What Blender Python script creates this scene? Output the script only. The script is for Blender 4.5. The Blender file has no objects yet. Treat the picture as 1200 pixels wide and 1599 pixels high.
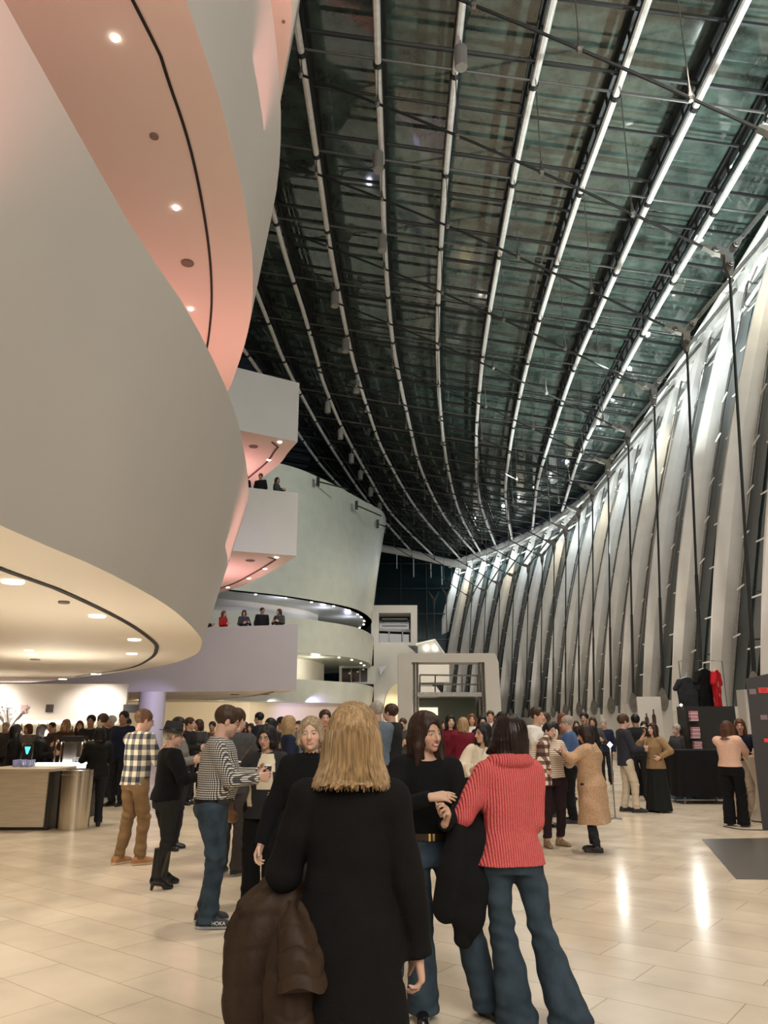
import bpy, math, random
import numpy as np
from mathutils import Vector, Matrix
random.seed(7); rng = np.random.default_rng(7)
SC = bpy.context.scene; COL = SC.collection
PI = math.pi

# ---------------------------------------------------------------- camera
PITCH = math.atan((1130-799.5)/1200.0); EYE = 1.62
cam = bpy.data.cameras.new('camera'); camo = bpy.data.objects.new('camera', cam); COL.objects.link(camo)
camo.location = (0, 0, EYE); camo.rotation_euler = (PI/2+PITCH, 0, 0)
cam.sensor_fit = 'VERTICAL'; cam.sensor_height = 36.0; cam.lens = 36.0*1200/1599.0
cam.clip_start = 0.05; cam.clip_end = 400
SC.camera = camo
# ---------------------------------------------------------------- world, exposure
SC.view_settings.view_transform = 'Standard'; SC.view_settings.look = 'None'
SC.view_settings.gamma = 1.0; SC.view_settings.use_curve_mapping = False
SC.view_settings.exposure = 0.0
W = bpy.data.worlds.new('world'); SC.world = W; W.use_nodes = True
W.node_tree.nodes['Background'].inputs[0].default_value = (.055, .075, .10, 1)
W.node_tree.nodes['Background'].inputs[1].default_value = 0.25

def lamp(kind, name, loc, power, color=(1, 1, 1), size=.3, target=None, spot=70, blend=.6, size_y=None):
    l = bpy.data.lights.new(name, kind); l.energy = power; l.color = color
    if kind == 'AREA':
        l.size = size
        if size_y: l.shape = 'RECTANGLE'; l.size_y = size_y
    elif kind in ('POINT', 'SPOT'): l.shadow_soft_size = size
    if kind == 'SPOT': l.spot_size = math.radians(spot); l.spot_blend = blend
    o = bpy.data.objects.new(name, l); COL.objects.link(o); o.location = loc
    if target is not None:
        o.rotation_euler = (Vector(target)-Vector(loc)).to_track_quat('-Z', 'Y').to_euler()
    return o

WARM = (1, .86, .69); NEUT = (1, .95, .89); COOL = (.86, .97, 1.0); PINK = (1, .42, .36)
# added broad fill: unseen area lights behind the viewer, aimed into the hall
lamp('AREA', 'hall_fill', (1.5, -9, 13), 2300, NEUT, 12, (0, 14, 2))
lamp('AREA', 'hall_fill_low', (4, -4, 6.5), 330, WARM, 5, (1, 10, 0.5))
lamp('AREA', 'hall_fill_side', (10, -7, 9), 1500, (.92, 1, .97), 8, (-2, 12, 6))
# spot lamps hung on the roof ribs, aimed at the floor
for (x, y, z, p) in ((1.5, 10, 19, 1900), (4, 17, 18.6, 1900), (7.5, 13, 18, 1300), (1, 25, 19, 1900), (6, 27, 18, 1900), (4, 38, 18, 1900), (8, 46, 17, 1900), (3, 56, 18, 1900)):
    lamp('SPOT', 'roof_spot', (x, y, z), p*1.9, WARM, .25, (x*.8, y+1.5, 0), 78, .8)
# floodlights washing the far shell and the far prows
lamp('SPOT', 'shell_flood', (9, 28, 15.5), 9000, (.9, 1, .93), .4, (-4, 50, 12), 60, .8)
lamp('SPOT', 'shell_flood', (8.5, 40, 4), 3500, WARM, .4, (-3, 52, 6), 60, .8)
lamp('SPOT', 'prow_flood', (7, 12, 14), 4200, (.97, 1, .97), .4, (-7, 30, 10), 50, .8)
lamp('SPOT', 'prow_violet', (3.0, 13, 8), 3000, (.72, .62, 1.0), .3, (-7, 30, 3.6), 42, .9)

for (x, y) in ((10.2, 12), (10.6, 20), (11, 28), (11.3, 37), (11.5, 48)):  # added spots without fixtures, brighten the right side of the roof
    lamp('SPOT', 'roof_fill', (x, y, 9.5), 5800, (.88, 1, .95), .12, (x-.8, y-2, 20), 88, 1)

# ---------------------------------------------------------------- pixel -> world
cp, sp_ = math.cos(PITCH), math.sin(PITCH)
def ray(x, y):
    u = (x-600)/1200.0; v = (799.5-y)/1200.0
    fy = cp-v*sp_; fz = sp_+v*cp
    return u/fy, fz/fy
def atY(x, y, Y):
    a, e = ray(x, y); return Vector((a*Y, Y, EYE+e*Y))
def atZ(x, y, z):
    a, e = ray(x, y); Y = (z-EYE)/e; return Vector((a*Y, Y, z))
def atPlane(x, y, h, s):          # plane z = EYE + h + s*X
    a, e = ray(x, y); Y = h/(e-s*a); return Vector((a*Y, Y, EYE+e*Y))

# ---------------------------------------------------------------- materials
MATS = {}
def mat(name, col, rough=.6, metal=0, emit=None, estr=1, var=0, vscale=3, bump=0, bscale=60, spec=.5, trans=0, coat=0, vcol=False, sheen=0, stretch=None):
    if name in MATS: return MATS[name]
    m = bpy.data.materials.new(name); m.use_nodes = True; nt = m.node_tree; N = nt.nodes; L = nt.links
    b = N['Principled BSDF']
    b.inputs['Base Color'].default_value = (*col, 1); b.inputs['Roughness'].default_value = rough
    b.inputs['Metallic'].default_value = metal; b.inputs['Specular IOR Level'].default_value = spec
    if trans: b.inputs['Transmission Weight'].default_value = trans
    if coat: b.inputs['Coat Weight'].default_value = coat
    if sheen: b.inputs['Sheen Weight'].default_value = sheen
    if emit is not None:
        b.inputs['Emission Color'].default_value = (*emit, 1); b.inputs['Emission Strength'].default_value = estr
    tc = N.new('ShaderNodeTexCoord'); src = tc.outputs['Object']
    if stretch:
        mp = N.new('ShaderNodeMapping'); mp.inputs['Scale'].default_value = stretch
        L.new(src, mp.inputs[0]); src = mp.outputs[0]
    base = None
    if vcol:
        a = N.new('ShaderNodeAttribute'); a.attribute_name = 'Col'; base = a.outputs['Color']; L.new(base, b.inputs['Base Color'])
    if var:
        n = N.new('ShaderNodeTexNoise'); n.inputs['Scale'].default_value = vscale; n.inputs['Detail'].default_value = 4
        L.new(src, n.inputs['Vector'])
        mr = N.new('ShaderNodeMapRange'); mr.inputs[1].default_value = .3; mr.inputs[2].default_value = .7
        mr.inputs[3].default_value = 1-var; mr.inputs[4].default_value = 1+var; L.new(n.outputs['Fac'], mr.inputs[0])
        mx = N.new('ShaderNodeMix'); mx.data_type = 'RGBA'; mx.blend_type = 'MULTIPLY'; mx.inputs[0].default_value = 1
        if base is not None: L.new(base, mx.inputs[6])
        else: mx.inputs[6].default_value = (*col, 1)
        L.new(mr.outputs[0], mx.inputs[7]); L.new(mx.outputs[2], b.inputs['Base Color'])
    if bump:
        n2 = N.new('ShaderNodeTexNoise'); n2.inputs['Scale'].default_value = bscale; n2.inputs['Detail'].default_value = 3
        L.new(src, n2.inputs['Vector'])
        bp = N.new('ShaderNodeBump'); bp.inputs['Strength'].default_value = bump; bp.inputs['Distance'].default_value = .01
        L.new(n2.outputs['Fac'], bp.inputs['Height']); L.new(bp.outputs[0], b.inputs['Normal'])
    MATS[name] = m
    return m

def M_floor():
    m = bpy.data.materials.new('limestone_floor'); m.use_nodes = True; nt = m.node_tree; N = nt.nodes; L = nt.links
    b = N['Principled BSDF']; tc = N.new('ShaderNodeTexCoord')
    mp = N.new('ShaderNodeMapping'); mp.inputs['Rotation'].default_value = (0, 0, math.radians(38)); L.new(tc.outputs['Object'], mp.inputs[0])
    br = N.new('ShaderNodeTexBrick'); L.new(mp.outputs[0], br.inputs['Vector'])
    br.inputs['Color1'].default_value = (.69, .60, .48, 1); br.inputs['Color2'].default_value = (.61, .52, .405, 1)
    br.inputs['Mortar'].default_value = (.40, .31, .21, 1); br.inputs['Scale'].default_value = 1
    br.inputs['Mortar Size'].default_value = .004; br.inputs['Mortar Smooth'].default_value = .3
    br.inputs['Brick Width'].default_value = 1.1; br.inputs['Row Height'].default_value = .42; br.offset = .37
    n = N.new('ShaderNodeTexNoise'); n.inputs['Scale'].default_value = 1.7; n.inputs['Detail'].default_value = 6; L.new(mp.outputs[0], n.inputs['Vector'])
    mr = N.new('ShaderNodeMapRange'); mr.inputs[1].default_value = .3; mr.inputs[2].default_value = .7; mr.inputs[3].default_value = .88; mr.inputs[4].default_value = 1.1
    L.new(n.outputs['Fac'], mr.inputs[0])
    mx = N.new('ShaderNodeMix'); mx.data_type = 'RGBA'; mx.blend_type = 'MULTIPLY'; mx.inputs[0].default_value = 1
    L.new(br.outputs['Color'], mx.inputs[6]); L.new(mr.outputs[0], mx.inputs[7]); L.new(mx.outputs[2], b.inputs['Base Color'])
    n3 = N.new('ShaderNodeTexNoise'); n3.inputs['Scale'].default_value = 2.3; L.new(tc.outputs['Object'], n3.inputs['Vector'])
    mr2 = N.new('ShaderNodeMapRange'); mr2.inputs[3].default_value = .10; mr2.inputs[4].default_value = .30; L.new(n3.outputs['Fac'], mr2.inputs[0])
    L.new(mr2.outputs[0], b.inputs['Roughness'])
    bp = N.new('ShaderNodeBump'); bp.inputs['Strength'].default_value = .05; bp.inputs['Distance'].default_value = .01
    L.new(n.outputs['Fac'], bp.inputs['Height']); L.new(bp.outputs[0], b.inputs['Normal'])
    return m
def M_roofglass():
    m = bpy.data.materials.new('roof_glass'); m.use_nodes = True; nt = m.node_tree; N = nt.nodes; L = nt.links
    b = N['Principled BSDF']; tc = N.new('ShaderNodeTexCoord')
    n = N.new('ShaderNodeTexNoise'); n.inputs['Scale'].default_value = .9; n.inputs['Detail'].default_value = 8; n.inputs['Roughness'].default_value = .7
    L.new(tc.outputs['Object'], n.inputs['Vector'])
    cr = N.new('ShaderNodeValToRGB'); cr.color_ramp.elements[0].position = .3; cr.color_ramp.elements[1].position = .72
    cr.color_ramp.elements[0].color = (.020, .026, .023, 1); cr.color_ramp.elements[1].color = (.105, .155, .135, 1)
    L.new(n.outputs['Fac'], cr.inputs[0]); L.new(cr.outputs[0], b.inputs['Base Color'])
    b.inputs['Roughness'].default_value = .05; b.inputs['Specular IOR Level'].default_value = .8; b.inputs['IOR'].default_value = 1.75
    n4 = N.new('ShaderNodeTexNoise'); n4.inputs['Scale'].default_value = .25; L.new(tc.outputs['Object'], n4.inputs['Vector'])
    bp = N.new('ShaderNodeBump'); bp.inputs['Strength'].default_value = .25; bp.inputs['Distance'].default_value = .05
    L.new(n4.outputs['Fac'], bp.inputs['Height']); L.new(bp.outputs[0], b.inputs['Normal'])
    return m

white = mat('white_plaster', (.515, .495, .465), .55, var=.03, vscale=.6)
white_g = mat('shell_plaster', (.47, .48, .425), .35, var=.06, vscale=1.4)
finmat = mat('column_paint', (.78, .76, .72), .45, var=.07, vscale=1.1)
cream = mat('cream_ceiling', (.80, .73, .62), .6)
softmat = mat('soffit_paint', (.76, .66, .60), .6)
steelw = mat('white_steel', (.78, .77, .74), .35, var=.1, vscale=6)
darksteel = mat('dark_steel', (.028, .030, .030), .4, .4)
greysteel = mat('grey_steel', (.26, .25, .23), .4, .7, var=.2, vscale=12)
castmat = mat('cast_steel', (.15, .14, .125), .55, .4, var=.15, vscale=5)
black = mat('black_slot', (.008, .008, .008), .7)
sglass = mat('night_glass', (.010, .026, .030), .04, spec=.8)
dglass = mat('end_glass', (.004, .016, .022), .15, spec=.3)
lampm = mat('lamp_lens', (1, 1, 1), emit=(1, .93, .8), estr=9)
lampsoft = mat('lamp_soft', (1, .95, .85), emit=(1, .9, .68), estr=2.2)
speaker = mat('grille_grey', (.22, .17, .14), .8)
chrome = mat('brushed_steel', (.62, .56, .47), .22, 1, var=.12, vscale=3, stretch=(14, 14, .3))

# ---------------------------------------------------------------- mesh builder
class MB:
    def __init__(s): s.v = []; s.f = []; s.m = []
    def add(s, vs, fs, mi=0):
        o = len(s.v); s.v += [tuple(p) for p in vs]; s.f += [tuple(i+o for i in f) for f in fs]; s.m += [mi]*len(fs); return s
    def box(s, c, d, rz=0, mi=0, taper=1):
        c = Vector(c); vs = []; R = Matrix.Rotation(rz, 3, 'Z')
        for z in (-.5, .5):
            k = taper if z > 0 else 1
            for (x, y) in ((-.5, -.5), (.5, -.5), (.5, .5), (-.5, .5)):
                vs.append(c+R@Vector((x*d[0]*k, y*d[1]*k, z*d[2])))
        return s.add(vs, [(3, 2, 1, 0), (4, 5, 6, 7), (0, 1, 5, 4), (1, 2, 6, 5), (2, 3, 7, 6), (3, 0, 4, 7)], mi)
    def tube(s, pts, r, n=8, cap=True, mi=0, flat=1):
        pts = [Vector(p) for p in pts]; rr = r if hasattr(r, '__len__') else [r]*len(pts)
        vs = []; fs = []; up = None
        for i, p in enumerate(pts):
            t = (pts[min(i+1, len(pts)-1)]-pts[max(i-1, 0)]).normalized()
            if up is None:
                up = Vector((0, 0, 1)) if abs(t.z) < .9 else Vector((1, 0, 0))
            a = t.cross(up).normalized(); b = a.cross(t).normalized(); up = b
            for k in range(n):
                q = 2*PI*k/n; vs.append(p+a*math.cos(q)*rr[i]+b*math.sin(q)*rr[i]*flat)
        for i in range(len(pts)-1):
            for k in range(n):
                k2 = (k+1) % n; fs.append((i*n+k, i*n+k2, (i+1)*n+k2, (i+1)*n+k))
        if cap: fs.append(tuple(range(n-1, -1, -1))); fs.append(tuple((len(pts)-1)*n+k for k in range(n)))
        return s.add(vs, fs, mi)
    def lathe(s, c, prof, n=24, mi=0, sx=1, sy=1, cap=True):
        vs = []; fs = []
        for (r, z) in prof:
            for k in range(n):
                q = 2*PI*k/n; vs.append((c[0]+r*math.cos(q)*sx, c[1]+r*math.sin(q)*sy, c[2]+z))
        for i in range(len(prof)-1):
            for k in range(n):
                k2 = (k+1) % n; fs.append((i*n+k, i*n+k2, (i+1)*n+k2, (i+1)*n+k))
        if cap: fs.append(tuple(range(n-1, -1, -1))); fs.append(tuple((len(prof)-1)*n+k for k in range(n)))
        return s.add(vs, fs, mi)
    def grid(s, rows, mi=0, close=False):
        n = len(rows[0]); vs = [p for r in rows for p in r]; fs = []
        for i in range(len(rows)-1):
            for k in range(n if close else n-1):
                k2 = (k+1) % n; fs.append((i*n+k, i*n+k2, (i+1)*n+k2, (i+1)*n+k))
        return s.add(vs, fs, mi)
    def poly(s, pts, mi=0): return s.add(pts, [tuple(range(len(pts)))], mi)
    def prism(s, pts, d, mi=0):
        d = Vector(d); n = len(pts); p = [Vector(q) for q in pts]
        return s.add(p+[q+d for q in p], [tuple(range(n-1, -1, -1)), tuple(range(n, 2*n))]+[(i, (i+1) % n, n+(i+1) % n, n+i) for i in range(n)], mi)
    def build(s, name, mats, parent=None, smooth=False, loc=None, angle=35):
        me = bpy.data.meshes.new(name); vs = s.v
        if loc is not None:
            l = Vector(loc); vs = [tuple(Vector(p)-l) for p in vs]
        me.from_pydata(vs, [], s.f)
        for m in (mats if isinstance(mats, (list, tuple)) else [mats]): me.materials.append(m)
        me.polygons.foreach_set('material_index', s.m)
        me.update()
        if smooth:
            me.polygons.foreach_set('use_smooth', [True]*len(me.polygons))
            try: me.set_sharp_from_angle(angle=math.radians(angle))
            except Exception: pass
        o = bpy.data.objects.new(name, me); COL.objects.link(o)
        if loc is not None: o.location = loc
        if parent is not None: o.parent = parent
        return o

def tag(o, label=None, cat=None, group=None, kind=None):
    if label: o['label'] = label
    if cat: o['category'] = cat
    if group: o['group'] = group
    if kind: o['kind'] = kind
    return o
def empty(name, loc=(0, 0, 0), rz=0):
    o = bpy.data.objects.new(name, None); COL.objects.link(o); o.location = loc; o.rotation_euler = (0, 0, rz)
    o.empty_display_size = .1
    return o
def st(o): return tag(o, kind='structure')
ORD = ['zeroth', 'first', 'second', 'third', 'fourth', 'fifth', 'sixth', 'seventh', 'eighth', 'ninth', 'tenth', 'eleventh', 'twelfth',
       'thirteenth', 'fourteenth', 'fifteenth', 'sixteenth', 'seventeenth', 'eighteenth', 'nineteenth', 'twentieth']
def ordn(n):
    if n <= 20: return ORD[n]
    t = {2: 'twenty', 3: 'thirty', 4: 'forty'}[n//10]
    return t+'-'+ORD[n % 10] if n % 10 else {3: 'thirtieth', 4: 'fortieth'}[n//10]

def smooth_curve(pts, n=60, closed=False):
    """Catmull-Rom through pts, resampled to n points"""
    P = [Vector(p) for p in pts]; out = []
    P2 = [P[0]*2-P[1]]+P+[P[-1]*2-P[-2]]
    for i in range(1, len(P2)-2):
        for k in range(16):
            t = k/16; a, b, c, d = P2[i-1], P2[i], P2[i+1], P2[i+2]
            out.append(.5*((2*b)+(c-a)*t+(2*a-5*b+4*c-d)*t*t+(-a+3*b-3*c+d)*t**3))
    out.append(P[-1])
    L = [0]
    for i in range(1, len(out)): L.append(L[-1]+(out[i]-out[i-1]).length)
    res = []; j = 0
    for k in range(n):
        s = L[-1]*k/(n-1)
        while j < len(L)-2 and L[j+1] < s: j += 1
        f = (s-L[j])/max(1e-9, L[j+1]-L[j]); res.append(out[j].lerp(out[j+1], min(1, f)))
    return res
def offset(pts, d, dz=0):
    """shift a plan curve sideways (to its right-hand side for d>0)"""
    out = []
    for i, p in enumerate(pts):
        t = pts[min(i+1, len(pts)-1)]-pts[max(i-1, 0)]; t = Vector((t.x, t.y, 0)).normalized()
        out.append(p+Vector((t.y, -t.x, 0))*d+Vector((0, 0, dz)))
    return out
def interp(x, xs, ys): return float(np.interp(x, xs, ys))
# ================================================================ floor
f = MB(); f.poly([(-45, -14, 0), (26, -14, 0), (26, 96, 0), (-45, 96, 0)])
st(f.build('floor', M_floor()))

# ================================================================ near tiers on the left: two oval balconies stacked, a third above
def tier(name, bottom, zb, h, flare, slot, lights, slotmat, lab, floor_h=1.35, soff=softmat):
    """bottom: plan curve (list of Vector at z=zb), outside is on its right-hand side"""
    root = empty(name, (0, 0, 0)); tag(root, kind='structure')
    top = [Vector((p.x, p.y, zb+h)) for p in offset(bottom, flare)]
    mid = [a.lerp(b, .5)+(b-a).cross(Vector((0, 0, 1))).normalized()*0 for a, b in zip(bottom, top)]
    inn = [Vector((p.x, p.y, zb+h)) for p in offset(bottom, flare-.28)]
    innb = [Vector((p.x, p.y, zb+floor_h)) for p in offset(bottom, flare*floor_h/h-.3)]
    m = MB(); m.grid([bottom, mid, top, inn, innb]); m.build('fascia', white, root, smooth=True)
    # soffit polygon closed on the far left
    L = -34
    cl = [Vector((L, bottom[-1].y, zb)), Vector((L, bottom[0].y, zb))]
    s = MB(); s.poly(list(bottom)+cl); s.build('soffit', soff, root)
    fl = MB(); fl.poly([Vector((p.x, p.y, zb+floor_h)) for p in innb]+[c+Vector((0, 0, floor_h)) for c in cl]); fl.build('deck', cream, root)
    if slot:
        w = slot[1]; a = [p+Vector((0, 0, -.012)) for p in slot[0]]; b = offset(a, w)
        sm = MB(); sm.grid([a, b]); sm.build('slot', black, root)
    for (p, r, em) in lights:
        d = MB(); d.lathe((p.x, p.y, zb-.02), [(r, .02), (r, 0), (r*.9, -.004)], 20)
        d.build('downlight' if em else 'ceiling_vent', (lampsoft if em == 2 else lampm) if em else speaker, root)
    return root
Z1, Z2, Z3 = 2.9, 8.0, 13.1
px1 = [(0, 820), (100, 862), (200, 910), (270, 952), (308, 988), (315, 1005), (302, 1024), (250, 1040), (150, 1054), (0, 1068)]
b1 = [Vector((-3.3, -12, Z1)), Vector((-2.9, -5, Z1)), Vector((-2.72, 0, Z1))]+[atZ(x, y, Z1) for x, y in px1]+[Vector((-24, 31.0, Z1)), Vector((-34, 32, Z1))]
b1 = smooth_curve(b1, 110)
s1 = smooth_curve([Vector((-3.4, 1, Z1))]+[atZ(x, y, Z1) for x, y in [(0, 884), (100, 921), (200, 970), (242, 1000), (248, 1012), (237, 1028), (200, 1044), (120, 1056)]], 60)
lt1 = [(atZ(x, y, Z1), r, k) for x, y, r, k in [(20, 907, .10, 2), (152, 961, .10, 2), (210, 998, .10, 2), (206, 1020, .10, 2), (150, 1052, .13, 2), (100, 939, .06, 0), (55, 1029, .10, 0), (45, 1015, .08, 2), (50, 1022, .08, 2), (98, 1060, .12, 2)]]
t1 = tier('wall_near_balcony_1', b1, Z1, 2.4, .62, (s1, -.07), lt1, black, '', 1.2, cream)
px2 = [(290, 0), (330, 110), (360, 220), (385, 330), (395, 420), (391, 500), (372, 570), (345, 630)]
b2 = [Vector((-3.0, -12, Z2)), Vector((-2.4, -4, Z2)), Vector((-2.0, 2, Z2))]+[atZ(x, y, Z2) for x, y in px2]+[Vector((-5.2, 18.3, Z2)), Vector((-9, 21.5, Z2)), Vector((-16, 24, Z2)), Vector((-34, 26.0, Z2))]
b2 = smooth_curve(b2, 110)
s2 = smooth_curve([Vector((-3.2, 0, Z2))]+[atZ(x, y, Z2) for x, y in [(205, 0), (262, 130), (300, 250), (323, 375), (329, 460), (325, 520), (317, 568)]], 60)
lt2 = [(atZ(x, y, Z2), r, k) for x, y, r, k in [(180, 59, .035, 1), (275, 324, .035, 1), (298, 482, .035, 1), (241, 212, .05, 0), (293, 410, .09, 0), (299, 522, .05, 0)]]
t2 = tier('wall_near_balcony_2', b2, Z2, 2.4, .32, (s2, .035), lt2, black, '', 1.2)
b3 = smooth_curve([Vector((-2.6, -10, Z3)), Vector((-1.6, 0, Z3)), Vector((-1.4, 6, Z3)), atZ(456, 0, Z3), atZ(442, 120, Z3), atZ(430, 188, Z3), Vector((-3.2, 14.8, Z3)), Vector((-5.5, 17.2, Z3)), Vector((-10, 20, Z3)), Vector((-34, 24, Z3))], 90)
t3 = tier('wall_near_balcony_3', b3, Z3, 2.4, .3, None, [(atZ(443, 33, Z3), .03, 0)], black, '', 1.2)
# rose LED troughs behind the parapets, throwing light up at the soffits above
def rose(x, y, z, w, l, p, col=PINK):
    lamp('AREA', 'rose_trough_light', (x, y, z), p, col, w, (x+.01, y, z+5), size_y=l).data.spread = math.radians(115)
rose(-5.0, 3, Z1+1.3, 1.2, 10, 85, (1, .40, .36)); rose(-5.6, 12, Z1+1.3, 1.5, 8, 130, (1, .40, .36))
rose(-4.4, 8, Z2+1.3, 1.2, 12, 150, (1, .40, .36))
# warm light under the lowest tier
for (x, y, z, p) in ((-5.2, 4.5, .7, 230), (-6.5, 15.2, 1.3, 230), (-12, 20, 1.4, 220), (-3.9, 9, .5, 120)):  # added fill spots pointing up to brighten the soffit
    lamp('SPOT', 'soffit_fill', (x, y, z), p, (1, .90, .76), .3, (x+.3, y+.3, 6), 165, 1)
for (x, y) in ((-4.4, 6.2), (-4.2, 9.5), (-4.8, 13.5), (-8, 16), (-8, 10.5), (-10, 21)):
    lamp('SPOT', 'soffit_downlight', (x, y, Z1-.06), 150, WARM, .08, (x, y, 0), 125, .7)

# ================================================================ three far balconies ending in a sharp prow
FRONT = {}
def prow(idx, corner_t, corner_b, left_t, left_b, back, Y, spots, vents, soffit_mat, floor_drop=1.1):
    root = empty('wall_prow_balcony_%d' % idx); tag(root, kind='structure')
    cb = atY(*corner_b, Y); ct = atY(*corner_t, Y); zb, zt = cb.z, ct.z
    lb = atZ(*left_b, zb) if left_b else Vector((-9, Y-.3, zb))
    d = (lb-cb).normalized(); end = cb+d*22; FRONT[idx] = (cb, d)
    bk = [atZ(x, y, zb) for x, y in back]; last = (bk[-1]-bk[-2]).normalized()
    bk = smooth_curve([cb]+bk+[bk[-1]+last*7], 40)
    ring = [end]+bk
    def up(p, z): return Vector((p.x, p.y, z))
    lt = [up(p, zt) for p in ring]
    inset = [up(p, zt) for p in offset(ring, -.25)]; inset[1] = up(cb+d*.55+Vector((0, .25, 0)), zt); inset[0] = up(end+Vector((0, .25, 0)), zt)
    for i in range(2, 5):
        if inset[i].y < inset[1].y: inset[i] = inset[1].copy()
    m = MB(); m.grid([ring, lt]); m.grid([lt, inset]); m.grid([inset, [up(p, zt-floor_drop-.1) for p in inset]])
    m.build('fascia', white, root)
    s = MB(); s.poly(ring); s.build('soffit', soffit_mat, root)
    k = MB(); k.poly([up(p, zt-floor_drop) for p in inset]); k.build('deck', cream, root)
    g = offset([p+Vector((0, 0, -.02)) for p in bk[1:]], -.55); g[0] = bk[1]+d*1.0+Vector((0, .1, -.02))
    sm = MB(); sm.grid([g, offset(g, -.10)]); sm.build('slot', mat('rust_slot', (.10, .03, .02), .6), root)
    for (x, y) in spots:
        p = atZ(x, y, zb); q = MB(); q.lathe((p.x, p.y, zb-.03), [(.085, .03), (.08, 0)], 12); q.build('downlight', lampm, root)
    for (x, y) in vents:
        p = atZ(x, y, zb); q = MB(); q.lathe((p.x, p.y, zb-.03), [(.2, .03), (.18, 0)], 14); q.build('ceiling_vent', speaker, root)
    return zb, zt
prow(1, (472, 598), (465, 690), None, (352, 667), [(450, 707), (437, 724), (405, 750), (385, 765), (350, 778)], 30, [(437, 690), (420, 718)], [(396, 697)], softmat)
zm = prow(2, (469, 770), (463, 868), None, (340, 858), [(445, 880), (415, 897), (380, 914), (328, 930)], 30, [(432, 870), (414, 888), (389, 903), (356, 917)], [(391, 875)], softmat, .92)
zl = prow(3, (466, 975), (463, 1078), None, (0, 1083), [(430, 1084), (390, 1089), (320, 1092.5), (200, 1096)], 30, [], [(367, 1084), (415, 1084)], cream, .95)
# roof piece of the first far balcony carries on upward behind the near ovals
rose(-8, 33.0, zm[1]-.9, 2, 3, 120, (1, .5, .5)); rose(-8, 33.0, zl[1]-.9, 2, 3, 120, (1, .5, .5)); rose(-13, 34, zm[1]-.9, 2, 3, 80); rose(-13, 34, zl[1]-.9, 2, 3, 80)

# back wall closing the left side behind the tiers
w = MB(); w.poly([(-34, 44, 0), (-20, 40.5, 0), (-20, 40.5, 26), (-34, 44, 26)]); w.poly([(-34, -12, 0), (-34, 44, 0), (-34, 44, 26), (-34, -12, 26)])
st(w.build('wall_left', white))
w = MB(); w.poly([(-34, -12, 0), (-34, -12, 26), (25, -12, 26), (25, -12, 0)]); st(w.build('wall_behind', white))

# ================================================================ great shell of the far hall with two terraces
ZT, ZB = 17.2, 9.0
tc_ = smooth_curve([Vector((-24, 41, ZT)), Vector((-13, 41.5, ZT)), atZ(430, 722, ZT), atZ(500, 746, ZT), atZ(570, 783, ZT), atZ(600, 802, ZT), Vector((-.2, 62, ZT)), Vector((-3, 66, ZT))], 60)
bc_ = smooth_curve([Vector((-24, 40, ZB)), Vector((-13, 41.5, ZB)), atZ(400, 925, ZB), atZ(500, 939, ZB), atZ(560, 953, ZB), atZ(581, 972, ZB), Vector((-2.2, 64, ZB)), Vector((-5, 67, ZB))], 60)
def shell(name, A, B, capin=3.0):
    m = MB(); rows = [[a.lerp(b, t/6) for a, b in zip(A, B)] for t in range(7)]
    m.grid(rows); m.grid([A, offset(A, -.5)]); m.poly([Vector((p.x, p.y, p.z)) for p in B2]+[Vector((-30, B2[-1].y, B2[0].z)), Vector((-30, B2[0].y, B2[0].z))])
    o = m.build(name, white_g, smooth=True); return st(o)
B2 = bc_; shell('wall_shell', bc_, tc_, 7)
# low sound-board wall step seen left of the shell, sloping white plane
def ring(name, zt, zb, dx=0, dy=0):
    C = [Vector((p.x+dx, p.y+dy, 0)) for p in bc_]
    m = MB(); A = [Vector((p.x, p.y, zb)) for p in C]; T = [Vector((p.x, p.y, zt)) for p in offset(C, .15)]
    m.grid([A, T]); m.grid([T, offset(T, -.35)]); m.poly(A+[Vector((-30, A[-1].y, zb)), Vector((-30, A[0].y, zb))])
    return st(m.build(name, white_g, smooth=True)), A
zr2t, zr2b = 7.75, 5.75
r2, A2 = ring('wall_terrace_1', zr2t, zr2b)
r3, A3 = ring('wall_terrace_2', 4.15, 2.85)
# inner lit walls of the terraces
inmat = mat('terrace_cladding', (.74, .71, .63), .5, var=.05, vscale=.5)
C0 = [Vector((p.x, p.y, 0)) for p in bc_]
for nm, z0, z1, cut in (('wall_terrace_inner_1', 7.0, 9.0, 40), ('wall_terrace_inner_2', 4.0, 5.75, 44)):
    IC = offset(C0, -3.4)[:cut]
    m = MB(); m.grid([[Vector((p.x, p.y, z0)) for p in IC], [Vector((p.x, p.y, z1)) for p in IC]])
    e = IC[-1]; m.poly([(e.x, e.y, z0), (e.x-1, e.y+6, z0), (e.x-1, e.y+6, z1), (e.x, e.y, z1)])
    st(m.build(nm, inmat, smooth=True))
# small spot lamps round the soffits
for (zz, n0, lev) in ((ZB, 12, 'upper'), (zr2b, 10, 'lower')):
    CC = offset(C0, -.55); i0 = min(range(60), key=lambda i: abs(CC[i].x+7.5)+abs(CC[i].y-44.5)); i1 = 56 if lev == 'upper' else 54
    for k in range(n0):
        p = CC[int(round(i0+(i1-i0)*(k/(n0-1))))] ; q = MB(); q.lathe((0, 0, -.045), [(.075, .05), (.07, 0)], 10)
        o = q.build('terrace_downlight', lampm); o.location = (p.x, p.y, zz)
        tag(o, 'tiny round downlight under the %s rim of the far shell, %s from the left' % (lev, ordn(k+1)), 'ceiling light', 'downlights under the far shell')
lamp('POINT', 'terrace_lamp', (-6.2, 46.2, 8.4), 60, (.75, .78, 1), .2)
lamp('POINT', 'terrace_lamp', (-4.0, 50.5, 8.4), 60, (.75, .78, 1), .2)
lamp('POINT', 'terrace_lamp', (-2.6, 55, 8.3), 60, (.75, .78, 1), .2)
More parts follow.
